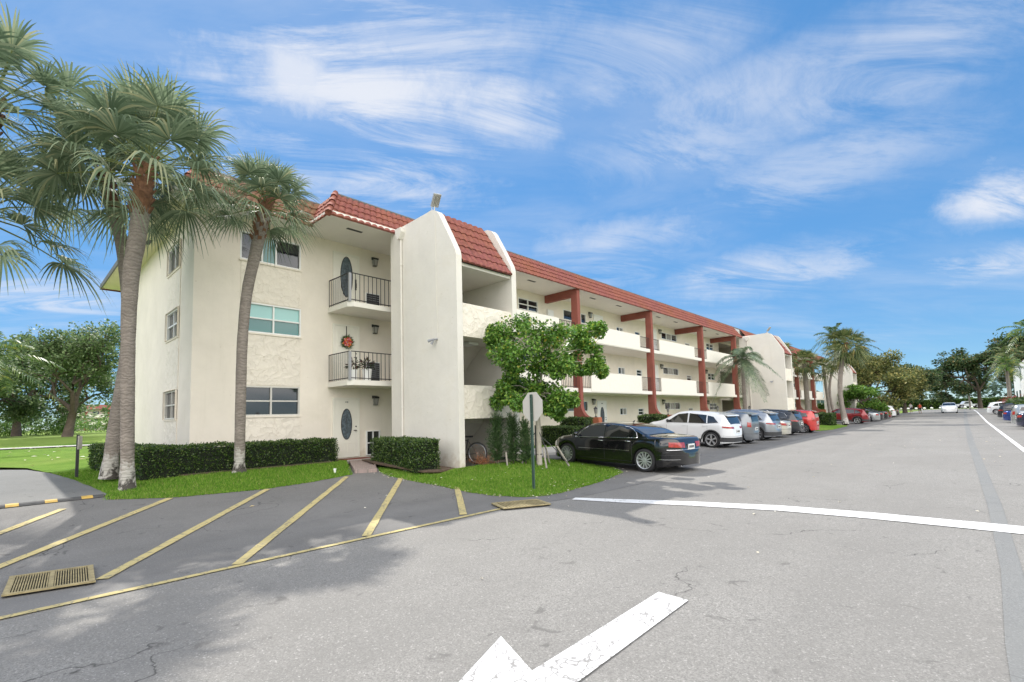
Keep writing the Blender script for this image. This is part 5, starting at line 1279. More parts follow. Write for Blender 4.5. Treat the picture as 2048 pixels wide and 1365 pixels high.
def feather_leaf(b, base, d, L_, rnd, n=26, droop=.9, ll=.38, w_=.018, mi=0, plume=.35):
    d = d.normalized(); side = d.cross(UP).normalized(); P = []
    for i in range(n+1):
        t = i/n; P.append(base+d*L_*t-UP*(droop*L_*.55*t*t))
    b.tube(P[::max(1, n//6)], [.02*(1-.8*i/(len(P[::max(1, n//6)])-1)) for i in range(len(P[::max(1, n//6)]))], 4, mi, cap=False)
    for i in range(2, n+1):
        t = i/n; tg = (P[i]-P[i-1]).normalized(); up = side.cross(tg).normalized(); l = ll*(.35+.65*math.sin(math.pi*min(1, .15+t*.85)))
        for s_ in (1, -1):
            dr = (side*s_+tg*.55+up*rnd.uniform(-plume*.2, plume)).normalized(); p = P[i]; e = p+dr*l-UP*l*.45; m_ = p+dr*l*.5-UP*l*.08; ww = tg*w_
            b.add([p-ww*.5, p+ww*.5, m_+ww, m_-ww, e], [(0, 1, 2, 3), (3, 2, 4)], mi)
def feather_palm(name, p0, p1, label, n=16, L_=2.2, r0=.16, r1=.10, seed=1, leaf='feather_leaf', nl=26, ll=.4, w_=.02, group=None, emin=-35, droop=.9, crownshaft=False, bend=(0, 0, 0)):
    rnd = random.Random(seed); root = empty(name, p0, label, 'palm tree', group); P = trunk_pts(p0, p1, bend, 8); t = MB()
    t.tube(P, [lerp(r0, r1, i/8) for i in range(9)], 9); t.build('trunk', 'bark_palm', root, smooth=True)
    if crownshaft: q = MB(); q.tube([Vector(p1)-UP*.1, Vector(p1)+UP*.8], [r1*1.1, r1*.5], 8); q.build('crownshaft', 'lime_leaf', root)
    b = MB(); c = Vector(p1)+UP*(.7 if crownshaft else .1)
    for i in range(n):
        el = math.radians(lerp(80, emin, ((i+.5)/n)**.9)); az = i*2.39996+rnd.gauss(0, .2); feather_leaf(b, c, Vector((math.cos(az)*math.cos(el), math.sin(az)*math.cos(el), math.sin(el))), L_*rnd.uniform(.85, 1.1), rnd, nl, droop, ll, w_)
    b.build('crown', leaf, root); return root
feather_palm('feather_palm', (-12.2, 38.9, .08), (-12.2, 38.9, 5.35), 'grey-green feather palm standing against the third red column', 15, 2.7, .17, .11, 4, 'feather_grey', 44, .62, .032, emin=-48, droop=1.35)
feather_palm('feather_palm', (-33.5, -1.0, .3), (-33.0, -.6, 4.1), 'bright yellow-green feather palm at the left edge beyond the driveway', 14, 3.0, .14, .1, 6, 'feather_leaf', 30, .62, .032, emin=-30, droop=1.0, crownshaft=True)

# leafy trees: trunk, limbs, and leaf clusters at twig ends
def limb(t, p, d, L_, r, depth, tips, rnd, spread=.7, up=.25, seg=4):
    pts = [p]; q = p.copy(); dd = d.copy()
    for i in range(seg):
        dd = (dd+Vector((rnd.gauss(0, .16), rnd.gauss(0, .16), rnd.gauss(.03*up, .12)))).normalized(); q = q+dd*L_/seg; pts.append(q.copy())
    t.tube(pts, [lerp(r, r*.62, i/seg) for i in range(seg+1)], 7 if depth > 1 else 5, cap=False)
    if depth <= 1:
        tips.append((pts[-1], dd)); tips.append((pts[-2], dd)); 
        if depth == 1 and seg > 2: tips.append((pts[-3], dd))
    if depth == 0: return
    for k in range(rnd.choice((2, 3, 3))):
        a = rnd.uniform(0, 6.28); s_ = dd.cross(Vector((math.cos(a), math.sin(a), .3))).normalized(); nd = (dd*(1-spread*.5)+s_*spread+UP*up*rnd.uniform(-.3, 1)).normalized()
        limb(t, pts[-1 if k else -2], nd, L_*rnd.uniform(.62, .85), r*.6, depth-1, tips, rnd, spread, up, seg)
def leafy(b, c, r, n, l, w_, rnd, flat=1., hang=0., mi=0):
    for _ in range(n):
        while True:
            o = Vector((rnd.uniform(-1, 1), rnd.uniform(-1, 1), rnd.uniform(-1, 1)))
            if o.length < 1: break
        p = c+Vector((o.x*r, o.y*r, o.z*r*flat)); d = (o.normalized()*.7+Vector((rnd.gauss(0, .6), rnd.gauss(0, .6), rnd.gauss(.1, .5)-hang))).normalized(); nr = Vector((rnd.gauss(0, .5), rnd.gauss(0, .5), 1)).normalized(); s_ = d.cross(nr).normalized()*w_*rnd.uniform(.7, 1.2); L_ = l*rnd.uniform(.7, 1.25)
        b.add([p, p+d*L_*.45+s_, p+d*L_, p+d*L_*.45-s_], [(0, 1, 2, 3)], mi)
def tree(name, p0, h, label, depth=4, L0=None, r0=.25, nleaf=40, rl=.7, ll=.16, lw=.06, leaf='oak_leaf', seed=1, spread=.75, up=.25, flat=.7, cat='tree', group=None, bark='bark', lean=(0, 0, 1), trunk_h=.25, hang=0., nlimb=3, fade=1.):
    rnd = random.Random(seed); root = empty(name, p0, label, cat, group); t = MB(); p0 = Vector(p0); tips = []; th = h*trunk_h
    pts = [p0+Vector((0, 0, -.1)), p0+Vector((lean[0]*th*.5, lean[1]*th*.5, th*.5)), p0+Vector((lean[0]*th, lean[1]*th, th))]
    t.tube(pts, [r0*1.35, r0, r0*.9], 10); L0 = L0 or h*.3
    for k in range(nlimb):
        a = k*6.283/nlimb+rnd.uniform(-.4, .4); d = Vector((math.cos(a)*spread, math.sin(a)*spread, .75+up)).normalized(); limb(t, pts[-1]-UP*.05, d, L0, r0*.65, depth-1, tips, rnd, spread, up)
    t.build('trunk', bark, root, smooth=True); b = MB()
    for (c, d) in tips: leafy(b, c, rl*rnd.uniform(.7, 1.25), nleaf, ll, lw, rnd, flat, hang)
    b.build('crown', leaf, root); return root
# young broadleaf tree by the stair tower, with splayed stakes
def sapling():
    rnd = random.Random(21); root = empty('young_tree', (-9.3, 11.0, -.06), 'small staked broadleaf tree with large bright green and yellow leaves beside the stair tower', 'tree'); t = MB(); tips = []
    base = Vector((-9.3, 11.0, -.08)); top = Vector((-9.3, 10.95, 2.1))
    t.tube([base, base.lerp(top, .5)+Vector((.02, 0, 0)), top], [.085, .075, .06], 12); w_ = cR.copy(); w_.z = 0; w_.normalize(); f_ = Vector((-w_.y, w_.x, 0))
    D0 = 14.25; crown = []
    for (u, v, r) in ((1000, 668, 26), (1040, 662, 30), (1080, 670, 32), (1120, 668, 26), (1160, 668, 22), (1188, 660, 15), (1203, 658, 9), (1010, 702, 32), (1050, 706, 35), (1095, 706, 35), (1138, 704, 30), (1178, 696, 18), (1192, 726, 14), (1030, 738, 25), (1085, 738, 26), (1128, 736, 24), (1168, 742, 17), (1005, 772, 26), (1040, 768, 28), (1075, 776, 22), (1000, 802, 18), (1030, 802, 24), (1060, 804, 20), (1095, 792, 27), (1125, 802, 25), (1145, 802, 14), (1120, 824, 12), (1100, 818, 14), (985, 682, 12), (1200, 744, 9), (978, 660, 9)):
        dep = D0+rnd.gauss(0, .55); c = cF*dep+cR*((u-1024)/958.73*dep)-cU*((v-758.88)/958.73*dep)+Vector((0, 0, HCAM)); crown.append((c, r/958.73*dep))
    forks = [top, top+Vector((-.25, .1, .75)), top+Vector((.3, -.05, .8)), top+Vector((0, 0, 1.25))]
    for f_2 in forks[1:]: t.tube([top-UP*.15, top.lerp(f_2, .5)+w_*.05, f_2], [.05, .04, .03], 7)
    for c, r in crown:
        p = min(forks, key=lambda q: (q-c).length+(1.2 if q.z > c.z+.3 else 0)); md = p.lerp(c, .5)+Vector((rnd.gauss(0, .06), rnd.gauss(0, .06), .12)); t.tube([p, md, c], [.026, .018, .008], 5)
        for _ in range(7):
            o_ = Vector((rnd.gauss(0, 1), rnd.gauss(0, 1), rnd.gauss(0, .8))).normalized()*r*rnd.uniform(.4, 1.); t.tube([c, c+o_], [.007, .003], 3); tips.append((c+o_, r))
        tips.append((c, r))
    t.build('trunk', 'bark_pale', root, smooth=True); b = MB()
    for c, r in tips: leafy(b, c, max(.14, r*.62), 115, .098, .037, rnd, .75, .6)
    b.build('crown', 'tree_leaf', root)
    for k, (dx, dy) in enumerate(((.55, -.35), (-.55, -.2), (.75, .45), (-.1, .6))):
        s_ = MB(); g = Vector((-9.3+dx, 11.0+dy, -.06)); p = Vector((-9.3+dx*.62, 11.0+dy*.62, .52)); s_.tube([g, p], .028, 7); stk = s_.build('stake', 'stake', root)
    s_ = MB(); 
    for z in (.28, .72, 1.0): s_.tube([(-9.3, 11.0, z), (-9.3, 11.0, z+.03)], .092, 12)
    s_.tube([(-8.8, 10.72, .45), (-9.23, 10.95, .95)], .012, 5); s_.tube([(-9.8, 10.82, .45), (-9.37, 10.97, .95)], .012, 5); s_.tube([(-8.56, 11.42, .02), (-8.8, 11.27, .36), (-9.25, 11.07, .8)], .012, 5)
    s_.tube([(-9.42, 10.99, .1), (-9.4, 10.97, 1.15)], .022, 6); s_.build('strap', 'rubber', root)
sapling()
# stop sign seen from behind, on a green channel post
SX, SY = gp(-6.5, 7.48); SX, SY = -7.35, 8.46; SZ = -.21
def stop_sign():
    root = empty('stop_sign', (SX, SY, SZ), 'octagonal stop sign seen from its bare back on a green post at the lawn corner', 'road sign')
    p = MB(); p.box(SX-.03, SX-.01, SY-.018, SY+.02, SZ-.1, 1.93); p.box(SX+.01, SX+.03, SY-.018, SY+.02, SZ-.1, 1.93); p.box(SX-.01, SX+.01, SY-.002, SY+.02, SZ-.1, 1.93)
    h = MB()
    for i in range(36): h.box(SX-.005, SX+.005, SY-.0035, SY-.002, SZ+.2+i*.055, SZ+.218+i*.055)
    o = p.build('post', mat('green_post', (.045, .085, .065), .6, var=.2, vscale=8), root); h.build('post_hole', 'black', o)
    n = Vector((.10, 1, 0)).normalized(); s_ = Vector((n.y, -n.x, 0)); c = Vector((SX, SY+.04, 1.645)); R_ = .335/math.cos(math.pi/8); P = []
    b = MB()
    for off in (0, .004):
        P += [c+s_*R_*math.cos(math.pi/8+i*math.pi/4)+UP*R_*math.sin(math.pi/8+i*math.pi/4)+n*off for i in range(8)]
    b.add(P, [tuple(range(8)), tuple(range(8, 16))[::-1]]+[(i, (i+1) % 8, 8+(i+1) % 8, 8+i) for i in range(8)]); o = b.build('sign_plate', 'alu', root)
    f = MB(); f.add([c+s_*R_*.96*math.cos(math.pi/8+i*math.pi/4)+UP*R_*.96*math.sin(math.pi/8+i*math.pi/4)+n*.006 for i in range(8)], [tuple(range(8))]); f.build('sign_face', mat('sign_red', (.5, .03, .03), .4), o)
    f = MB()
    for z in (-.16, .18): f.tube([c+UP*z-n*.002, c+UP*z-n*.045], .012, 6)
    f.build('bolt', 'galv', o)
stop_sign()
def back_sign():
    x, y = -18.5, 1.52; root = empty('notice_sign', (x, y, .1), 'small white notice sign seen from behind on a black post beside the driveway', 'sign'); p = MB(); p.box(x-.035, x+.035, y-.035, y+.035, .05, 1.24); p.build('post', 'black', root)
    b = MB(); d = Vector((.35, 1, 0)).normalized(); s_ = Vector((d.y, -d.x, 0)); b.obox(Vector((x, y, 1.02))+d*.045, s_*.17, d*.006, UP*.19); b.build('sign_plate', 'alu', root)
back_sign()
# hedges: dark twig core under thousands of small leaves
def hedge(name, x0, x1, y0, y1, z0, z1, label, dens=900, l=.05, w_=.02, group=None, wob=.05, leaf='hedge_leaf', rot=0., seed=0):
    rnd = random.Random(seed+5); root = empty(name, ((x0+x1)/2, (y0+y1)/2, z0), label, 'hedge', group); b = MB(); cx, cy = (x0+x1)/2, (y0+y1)/2
    rt = lambda x, y: (cx+(x-cx)*math.cos(rot)-(y-cy)*math.sin(rot), cy+(x-cx)*math.sin(rot)+(y-cy)*math.cos(rot))
    k = .07; c = MB(); c.box(x0+k, x1-k, y0+k, y1-k, z0, z1-k); c.v = [(*rt(v[0], v[1]), v[2]) for v in c.v]; c.build('branches', 'hedge_core', root)
    faces = [('z', (x1-x0)*(y1-y0)), ('x0', (y1-y0)*(z1-z0)), ('x1', (y1-y0)*(z1-z0)), ('y0', (x1-x0)*(z1-z0)), ('y1', (x1-x0)*(z1-z0))]
    for f, A_ in faces:
        for _ in range(int(A_*dens)):
            x, y, z = rnd.uniform(x0, x1), rnd.uniform(y0, y1), rnd.uniform(z0, z1)
            if f == 'z': z = z1; n = Vector((0, 0, 1))
            elif f == 'x0': x = x0; n = Vector((-1, 0, 0))
            elif f == 'x1': x = x1; n = Vector((1, 0, 0))
            elif f == 'y0': y = y0; n = Vector((0, -1, 0))
            else: y = y1; n = Vector((0, 1, 0))
            q = mnoise.noise(Vector((x*2.2, y*2.2, z*2.6)))*wob*1.6+rnd.gauss(-.02, wob*.5)
            edge = min(abs(x-x0), abs(x-x1)) if f != 'x0' and f != 'x1' else 1; edge = min(edge, min(abs(y-y0), abs(y-y1)) if f[0] != 'y' else 1, abs(z-z1) if f != 'z' else 1)
            q -= .05*max(0, 1-edge/.12)**2
            if z < z0+.12 and rnd.random() < .6: continue
            p = Vector((x, y, z))+n*q; xx, yy = rt(p.x, p.y); p = Vector((xx, yy, p.z)); n2 = Vector((*rt(cx+n.x, cy+n.y), 0))-Vector((cx, cy, 0)); n2.z = n.z
            d = (n2*.6+Vector((rnd.gauss(0, .7), rnd.gauss(0, .7), rnd.gauss(.3, .6)))).normalized(); s_ = d.cross(Vector((rnd.gauss(0, 1), rnd.gauss(0, 1), rnd.gauss(0, 1)))).normalized()*w_*rnd.uniform(.7, 1.2); L_ = l*rnd.uniform(.7, 1.3)
            b.add([p, p+d*L_*.5+s_, p+d*L_, p+d*L_*.5-s_], [(0, 1, 2, 3)])
    b.build('foliage', leaf, root); return root
HG = 'clipped hedges in front of the building'
hedge('hedge', -15.75, -14.95, 2.35, 7.55, .1, .86, 'long clipped hedge below the end windows', 1300, .048, .018, HG)
hedge('hedge', -21.0, -15.8, 2.25, 3.0, .1, .86, 'hedge turning back along the end wall behind the palm trunks', 1100, .05, .02, HG, seed=1, rot=math.radians(6))
hedge('hedge', -13.9, -10.95, 7.95, 8.75, -.05, .84, 'short clipped hedge before the big stair tower wall', 1500, .046, .018, HG, rot=math.radians(-7), seed=2)
hedge('hedge', -14.2, -12.35, 16.9, 17.8, .05, .93, 'square clipped hedge behind the nose of the black sedan', 1200, .05, .02, HG, seed=3, wob=.03)
hedge('hedge', -13.9, -12.5, 18.0, 18.75, .5, 1.30, 'rounded shrub in the red planter by the first column', 900, .055, .024, HG, seed=4, leaf='lime_leaf' if False else 'hedge_leaf')
hedge('hedge', -13.9, -12.5, 25.3, 26.4, .4, 1.28, 'rounded shrub in the red planter by the second column', 600, .07, .03, HG, seed=5)
hedge('hedge', -11.1, -8.9, 52.0, 54., -.2, .92, 'dark clipped hedge block on the grass island beyond the red car', 500, .09, .04, HG, seed=6, wob=.04)
hedge('hedge', -13.8, -11.8, 62, 66, .05, .9, 'low hedge at the foot of the far palms', 200, .14, .06, HG, seed=7)
# feathery conifers and a dead shrub by the stairs
def conifers():
    rnd = random.Random(3)
    for k, (x, y, h, r, lab) in enumerate(((-10.42, 10.35, 1.45, .36, 'leftmost of the slim dark podocarpus shrubs beside the bicycle'), (-10.0, 10.62, 1.45, .36, 'middle slim podocarpus shrub of the three by the stairs'), (-9.62, 10.75, 1.3, .32, 'rightmost podocarpus shrub, next to the staked tree'))):
        root = empty('podocarpus_shrub', (x, y, .03), lab, 'shrub', 'podocarpus shrubs by the stairs'); t = MB(); t.tube([(x, y, 0), (x+.02, y, h*.8)], [.02, .006], 5); t.build('stem', 'bark', root); b = MB()
        for i in range(330):
            z = rnd.uniform(.05, 1)*h; a = rnd.uniform(0, 6.28); rr = r*(.4+.6*math.sin(math.pi*min(.95, z/h*.8+.15)))*rnd.uniform(.3, 1); p = Vector((x, y, z*.85)); e = Vector((x+math.cos(a)*rr, y+math.sin(a)*rr, z+.10))
            for _ in range(20):
                q = p.lerp(e, rnd.uniform(.2, 1.05)); d = ((e-p).normalized()*.6+Vector((rnd.gauss(0, .6), rnd.gauss(0, .6), rnd.gauss(.2, .5)))).normalized(); s_ = d.cross(Vector((rnd.gauss(0, 1), rnd.gauss(0, 1), rnd.gauss(0, 1)))).normalized()*.007; l = rnd.uniform(.05, .10); b.add([q-s_, q+s_, q+d*l], [(0, 1, 2)])
        b.build('foliage', 'conifer', root)
    root = empty('dead_shrub', (-10.7, 9.95, .02), 'dried orange-brown dead shrub leaning between the bicycle and the podocarpus', 'shrub'); b = MB()
    for i in range(150):
        a = rnd.uniform(0, 6.28); el = rnd.uniform(.1, 1.2); L_ = rnd.uniform(.2, .75) if rnd.random() < .4 else rnd.uniform(.15, .35); d0 = Vector((math.cos(a)*math.cos(el)+.25, math.sin(a)*math.cos(el)+.2, math.sin(el))).normalized(); p = Vector((-10.7+rnd.gauss(0, .1), 9.95+rnd.gauss(0, .08), .03)); e = p+d0*L_
        for _ in range(14):
            q = p.lerp(e, rnd.uniform(.2, 1.0)); d = (d0*.5+Vector((rnd.gauss(0, .6), rnd.gauss(0, .6), rnd.gauss(-.1, .5)))).normalized(); s_ = d.cross(UP).normalized()*.006; l = rnd.uniform(.03, .07); b.add([q-s_, q+s_, q+d*l], [(0, 1, 2)])
    b.build('foliage', 'dead', root)
    s_ = MB(); s_.tube([(-9.75, 10.1, -.1), (-9.95, 10.25, .38)], .026, 7); tag(s_.build('wooden_stake', 'stake'), 'pale leaning stake in the grass before the podocarpus shrubs', 'stake')
conifers()
# mountain bicycle under the stairs
def bicycle():
    root = empty('bicycle', (-11.1, 9.95, 0), 'dark mountain bicycle leaning under the stairs beside the tower wall', 'bicycle'); o = Vector((-10.95, 10.02, .0)); f = Vector((-.93, -.36, 0)).normalized(); s_ = Vector((-f.y, f.x, 0)); wr = o+UP*.34; wf = o+f*1.05+UP*.34
    for c in (wr, wf):
        t = MB(); n = 28; t.tube([c+f*.315*math.cos(2*math.pi*i/n)+UP*.315*math.sin(2*math.pi*i/n) for i in range(n+1)], .026, 6, cap=False); w_ = t.build('wheel', 'tyre', root, smooth=True)
        t = MB(); t.tube([c+f*.285*math.cos(2*math.pi*i/n)+UP*.285*math.sin(2*math.pi*i/n) for i in range(n+1)], .011, 5, cap=False); t.build('rim', 'rim', w_, smooth=True)
        t = MB()
        for i in range(14): a = 2*math.pi*i/14; t.tube([c, c+f*.28*math.cos(a)+UP*.28*math.sin(a)], .0025, 3)
        t.tube([c-s_*.05, c+s_*.05], .02, 8); t.build('spokes', 'galv', w_)
    bb = o+f*.43+UP*.29; st = o+f*.30+UP*.78; hd = o+f*.80+UP*.80; hb = o+f*.85+UP*.62; t = MB()
    for p, q, r in ((bb, st, .016), (st-UP*.06, hd, .016), (bb, hb, .02), (bb, wr, .010), (st-UP*.08, wr, .009), (hd, hb, .018), (hb, wf, .013)): t.tube([p, q], r, 6)
    t.build('frame', 'darkmetal', root); t = MB(); t.prism([(-.12, -.02), (.14, -.015), (.14, .02), (-.14, .035)], 'y', -.06, .06)
    t.v = [tuple(st+UP*.06+f*v[0]+s_*v[1]*(.6 if v[0] > 0 else 1.2)+UP*v[2]) for v in t.v]; t.build('saddle', 'black', root)
    t = MB(); t.tube([hd, hd+UP*.10-f*.02], .014, 6); t.tube([hd+UP*.10+s_*.28-f*.06, hd+UP*.10, hd+UP*.10-s_*.28-f*.06], .012, 6); t.build('handlebar', 'black', root)
    t = MB(); t.tube([bb-s_*.08, bb+s_*.08], .02, 6); t.tube([bb+s_*.08, bb+s_*.08+f*.1-UP*.13], .01, 5); t.obox(bb+s_*.12+f*.1-UP*.13, f*.04, s_*.04, UP*.01); t.tube([bb+s_*.04, bb+s_*.045], .09, 14); t.build('crank', 'black', root)
bicycle()
# drains, speed bump
def grate(name, c, ax, ay, label, nb=22, two=True):
    k_ = 1.08; c = gp(*c); root = empty(name, (c[0], c[1], hgt(*c)), label, 'drain grate', 'yellow drain grates'); c = Vector((*c, hgt(*c)+.012)); ax = Vector((*ax, 0))*k_; ay = Vector((*ay, 0))*k_; LX, LY = ax.length, ay.length; ux, uy = ax.normalized(), ay.normalized(); z = .014
    q = MB(); P = [c+ax*i+ay*j for i, j in ((-1, -1), (1, -1), (1, 1), (-1, 1))]; q.add([(p.x, p.y, p.z+z-.006) for p in P], [(0, 1, 2, 3)]); q.build('pit', 'pit', root)
    f = MB()
    def bar(p, hx, hy, z1=.026): f.obox(p+UP*z1, ux*hx, uy*hy, UP*.009)
    bar(c+ay*.96, LX, LY*.05); bar(c-ay*.96, LX, LY*.05)
    for s_ in ((-.93, 0, .93) if two else (-.95, .95)): bar(c+ax*s_, LX*.06, LY*.9, .0265)
    f.build('frame', 'grate', root); f = MB()
    for i in range(nb):
        t = -.86+1.72*i/(nb-1)
        if two and abs(t) < .07: continue
        bar(c+ax*t, LX*.46/nb, LY*.905, .0255)
    f.build('bars', 'grate', root)
grate('drain_grate', (-6.29, .375), (.09, .33), (.39, -.03), 'rusty yellow twin drain grate in the near left hatched corner', 30)
grate('drain_grate', (-5.28, 5.75), (.2, .40), (.27, -.12), 'yellow drain grate at the tip of the lawn near the stop sign', 14, False)
def bump():
    p0, p1 = Vector((-12.98, -.6, 0)), Vector((-13.06, 1.5, 0)); n = 12; root = empty('speed_bump', (-13, .45, 0), 'black rubber speed bump with yellow chevrons across the driveway', 'speed bump'); d = (p1-p0)/n; s_ = Vector((-d.y, d.x, 0)).normalized(); a, y = MB(), MB()
    for i in range(n):
        q0, q1 = p0+d*i, p0+d*(i+1); prof = [(-.11, .01), (-.07, .045), (0, .06), (.07, .045), (.11, .01)]; vs = [(*(q+s_*u)[:2], z) for q in (q0, q1) for u, z in prof]; fs = [(k, k+1, k+6, k+5) for k in range(4)]
        a.add(vs, fs)
        if i % 3 == 1: y.add([(v[0]+(.0 if j < 5 else 0), v[1]-(.0), v[2]+.004) for j, v in enumerate(vs)], fs)
    a.add([(*(p1+s_*u)[:2], z) for u, z in prof]+[(*(p1+d*.3)[:2], .01)], [(k, k+1, 5) for k in range(4)])
    a.build('rubber_body', 'rubber', root); build_each(y, 'yellow_stripe', 'yellow', root)
bump()

# ------------------------------------------------------------------ far surroundings
tree('oak_tree', (-52, 3.6, .75), 9.8, 'broad oak with a dark leaning trunk left of the end wall', 5, 2.7, .28, 34, .8, .22, .085, 'oak_leaf', 31, .8, .3, .7, lean=(.0, .15, 1), trunk_h=.2, group='oaks beyond the cart path')
tree('oak_tree', (-57, -1.6, .75), 8.0, 'spreading oak behind the bright feather palm', 5, 2.4, .3, 32, .85, .22, .085, 'oak_leaf', 33, .85, .25, .7, trunk_h=.18, group='oaks beyond the cart path')
tree('oak_tree', (-66, 1.0, .8), 9.0, 'paler oak standing farther back between the two near oaks', 5, 2.8, .3, 26, 1.1, .3, .12, 'oak_leaf', 35, .8, .3, .75, group='oaks beyond the cart path')
tree('oak_tree', (-64, -3.2, .8), 9.2, 'loose-crowned oak filling the gap left of the broad oak', 5, 2.7, .28, 28, .95, .26, .1, 'oak_leaf', 38, .8, .3, .75, group='oaks beyond the cart path')
tree('oak_tree', (-72, 5.2, .8), 9.6, 'soft green oak showing behind the broad oak beside the palm trunk', 5, 2.8, .28, 28, 1.0, .28, .11, 'oak_leaf', 39, .8, .3, .75, group='oaks beyond the cart path')
tree('oak_tree', (-50, -7.0, .75), 10, 'oak cut off by the left edge of the picture', 5, 3.2, .5, 30, 1.0, .26, .1, 'oak_leaf', 37, .85, .3, .7, group='oaks beyond the cart path')
for (x, y, r, h, lab) in ((-72, 2.6, 2.6, 1.5, 'bright lime shrubs in a mound behind the oaks, right part'), (-72, -2.6, 2.8, 1.3, 'bright lime shrubs in a mound behind the oaks, left part'), (-85, 7.2, 3., 1.6, 'low lime shrub beside the distant apartment block')):
    rnd = random.Random(int(x*7)); b = MB()
    for _ in range(60): leafy(b, Vector((x+rnd.uniform(-r, r)*.6, y+rnd.uniform(-r, r), .8+rnd.uniform(.0, h))), .6, 60, .16, .07, rnd)
    tag(b.build('lime_shrub', 'lime_leaf'), lab, 'shrub', 'lime shrubs')
rr = random.Random(4)
b = MB()      # a far wood closing the golf course
for k in range(240):
    y = rr.uniform(-120, 70); x = -150+rr.uniform(-12, 12)-abs(y)*.2
    leafy(b, Vector((x, y, rr.uniform(1, 6.5))), 2.6, 26, 1.0, .45, rr)
tag(b.build('far_wood', 'oak_leaf'), 'line of distant trees beyond the golf course', 'wood', kind='stuff')
palm('fan_palm', (-92, 12.6, .7), (-92, 12.9, 10.), (0, 0, 0), 'thin distant fan palm beside the far apartment block', 20, 1.3, 1.2, .2, .15, 41, 10, 'palm_leaf_far', boots=False)
def far_block():
    cx, cy = -235., 31.; root = empty('apartment_building', (cx, cy, 0), 'distant three storey apartment block with red roof across the golf course', 'apartment building'); b = MB(); b.box(cx-12, cx, cy-16, cy+60, 0, 8.3); b.build('wall', 'stucco', root)
    b = MB()
    for z in (2.6, 5.3): b.box(cx, cx+2.2, cy-11, cy+60, z, z+1.1)
    b.build('parapet', 'parapet', root); b = MB(); b.prism([(cx-13, 8.3), (cx+3, 8.3), (cx+1.2, 10), (cx-11, 10)], 'y', cy-17, cy+61); b.build('roof', 'tile', root)
    for k in range(8): b = MB(); b.box(cx+2.0, cx+2.6, cy-10.5+k*6.5, cy-10+k*6.5+.4, 0, 8.3); b.build('column', 'brick_red', root)
    b = MB(); b.box(cx-1, cx+3, cy-16.2, cy-12, 0, 9); b.build('stair_tower_wall', 'stucco_grey', root)
    for z in (.9, 3.6, 6.3):
        for k in range(10): w_ = MB(); w_.box(cx+.01, cx+.05, cy-8+k*4, cy-6.2+k*4, z, z+1.2); w_.build('window', 'glass', root)
far_block()
# palms on the island and along the second half of the building
PF = 'fan palms along the far half of the building'
palm('fan_palm', (-12.3, 59.5, .05), (-12.25, 59.2, 6.3), (0, 0, 0), 'fan palm with a thick grey trunk before the far red columns', 30, 1.0, 1.0, .28, .2, 51, 18, 'palm_leaf_far', PF, boots=False)
palm('fan_palm', (-8.55, 56.5, -.2), (-8.3, 58.2, 7.6), (-.5, .1, 0), 'tall fan palm with a curved trunk on the grass island', 44, 1.25, 1.35, .22, .2, 52, 20, 'palm_leaf_far', PF, boots=True)
palm('fan_palm', (-13.2, 54.5, .05), (-13.25, 54.2, 6.9), (0, 0, 0), 'fan palm with drooping crown beside the second stair tower', 26, .9, .9, .22, .18, 53, 16, 'palm_leaf_far', PF, boots=False, emin=-80)
palm('fan_palm', (-10.6, 61.5, .05), (-10.9, 61.2, 5.6), (0, 0, 0), 'shorter fan palm between the thick-trunked and the island palm', 26, .9, .85, .16, .14, 54, 16, 'palm_leaf_far', PF, boots=False)
palm('fan_palm', (-11.2, 68, .05), (-10.7, 68.3, 7.6), (-.7, 0, 0), 'slim fan palm with a bowed trunk before the last stair tower', 28, 1.1, 1.1, .14, .13, 55, 16, 'palm_leaf_far', PF, boots=False)
feather_palm('royal_palm', (-13., 82, .2), (-13., 82, 11.2), 'tall royal palm rising behind the last stair tower', 14, 3.4, .2, .14, 61, 'canopy_leaf', 18, .8, .07, crownshaft=True)
feather_palm('royal_palm', (-11.5, 90, .2), (-11.5, 90, 10.6), 'second royal palm over the yellowing trees', 13, 3.3, .2, .14, 62, 'canopy_leaf', 18, .8, .07, crownshaft=True)
GT = 'yellowing trees beyond the building'
for i, (x, y, h, lab) in enumerate(((-10.6, 88, 10.0, 'olive and yellow tree directly beyond the last stair tower'), (-9.6, 98, 11.0, 'tall yellow-brown tree above the parked white SUV'), (-13, 108, 12, 'brownish tree behind the tall yellow-brown tree'), (-7.9, 112, 9.6, 'dark olive tree at the right end of the yellowing group'))):
    tree('street_tree', (x, y, gz(0, y)), h, lab, 5, h*.26, .3, 30, 1.05, .34, .14, 'ficus_leaf' if i < 3 else 'canopy_leaf', 70+i, .8, .3, .75, group=GT, trunk_h=.22)
tree('bright_shrub_tree', (-9.6, 78.5, .15), 4.6, 'low bright green layered tree at the end of the building', 4, 1.5, .12, 60, .7, .22, .08, 'lime_leaf', 81, .95, -.05, .4, trunk_h=.3)
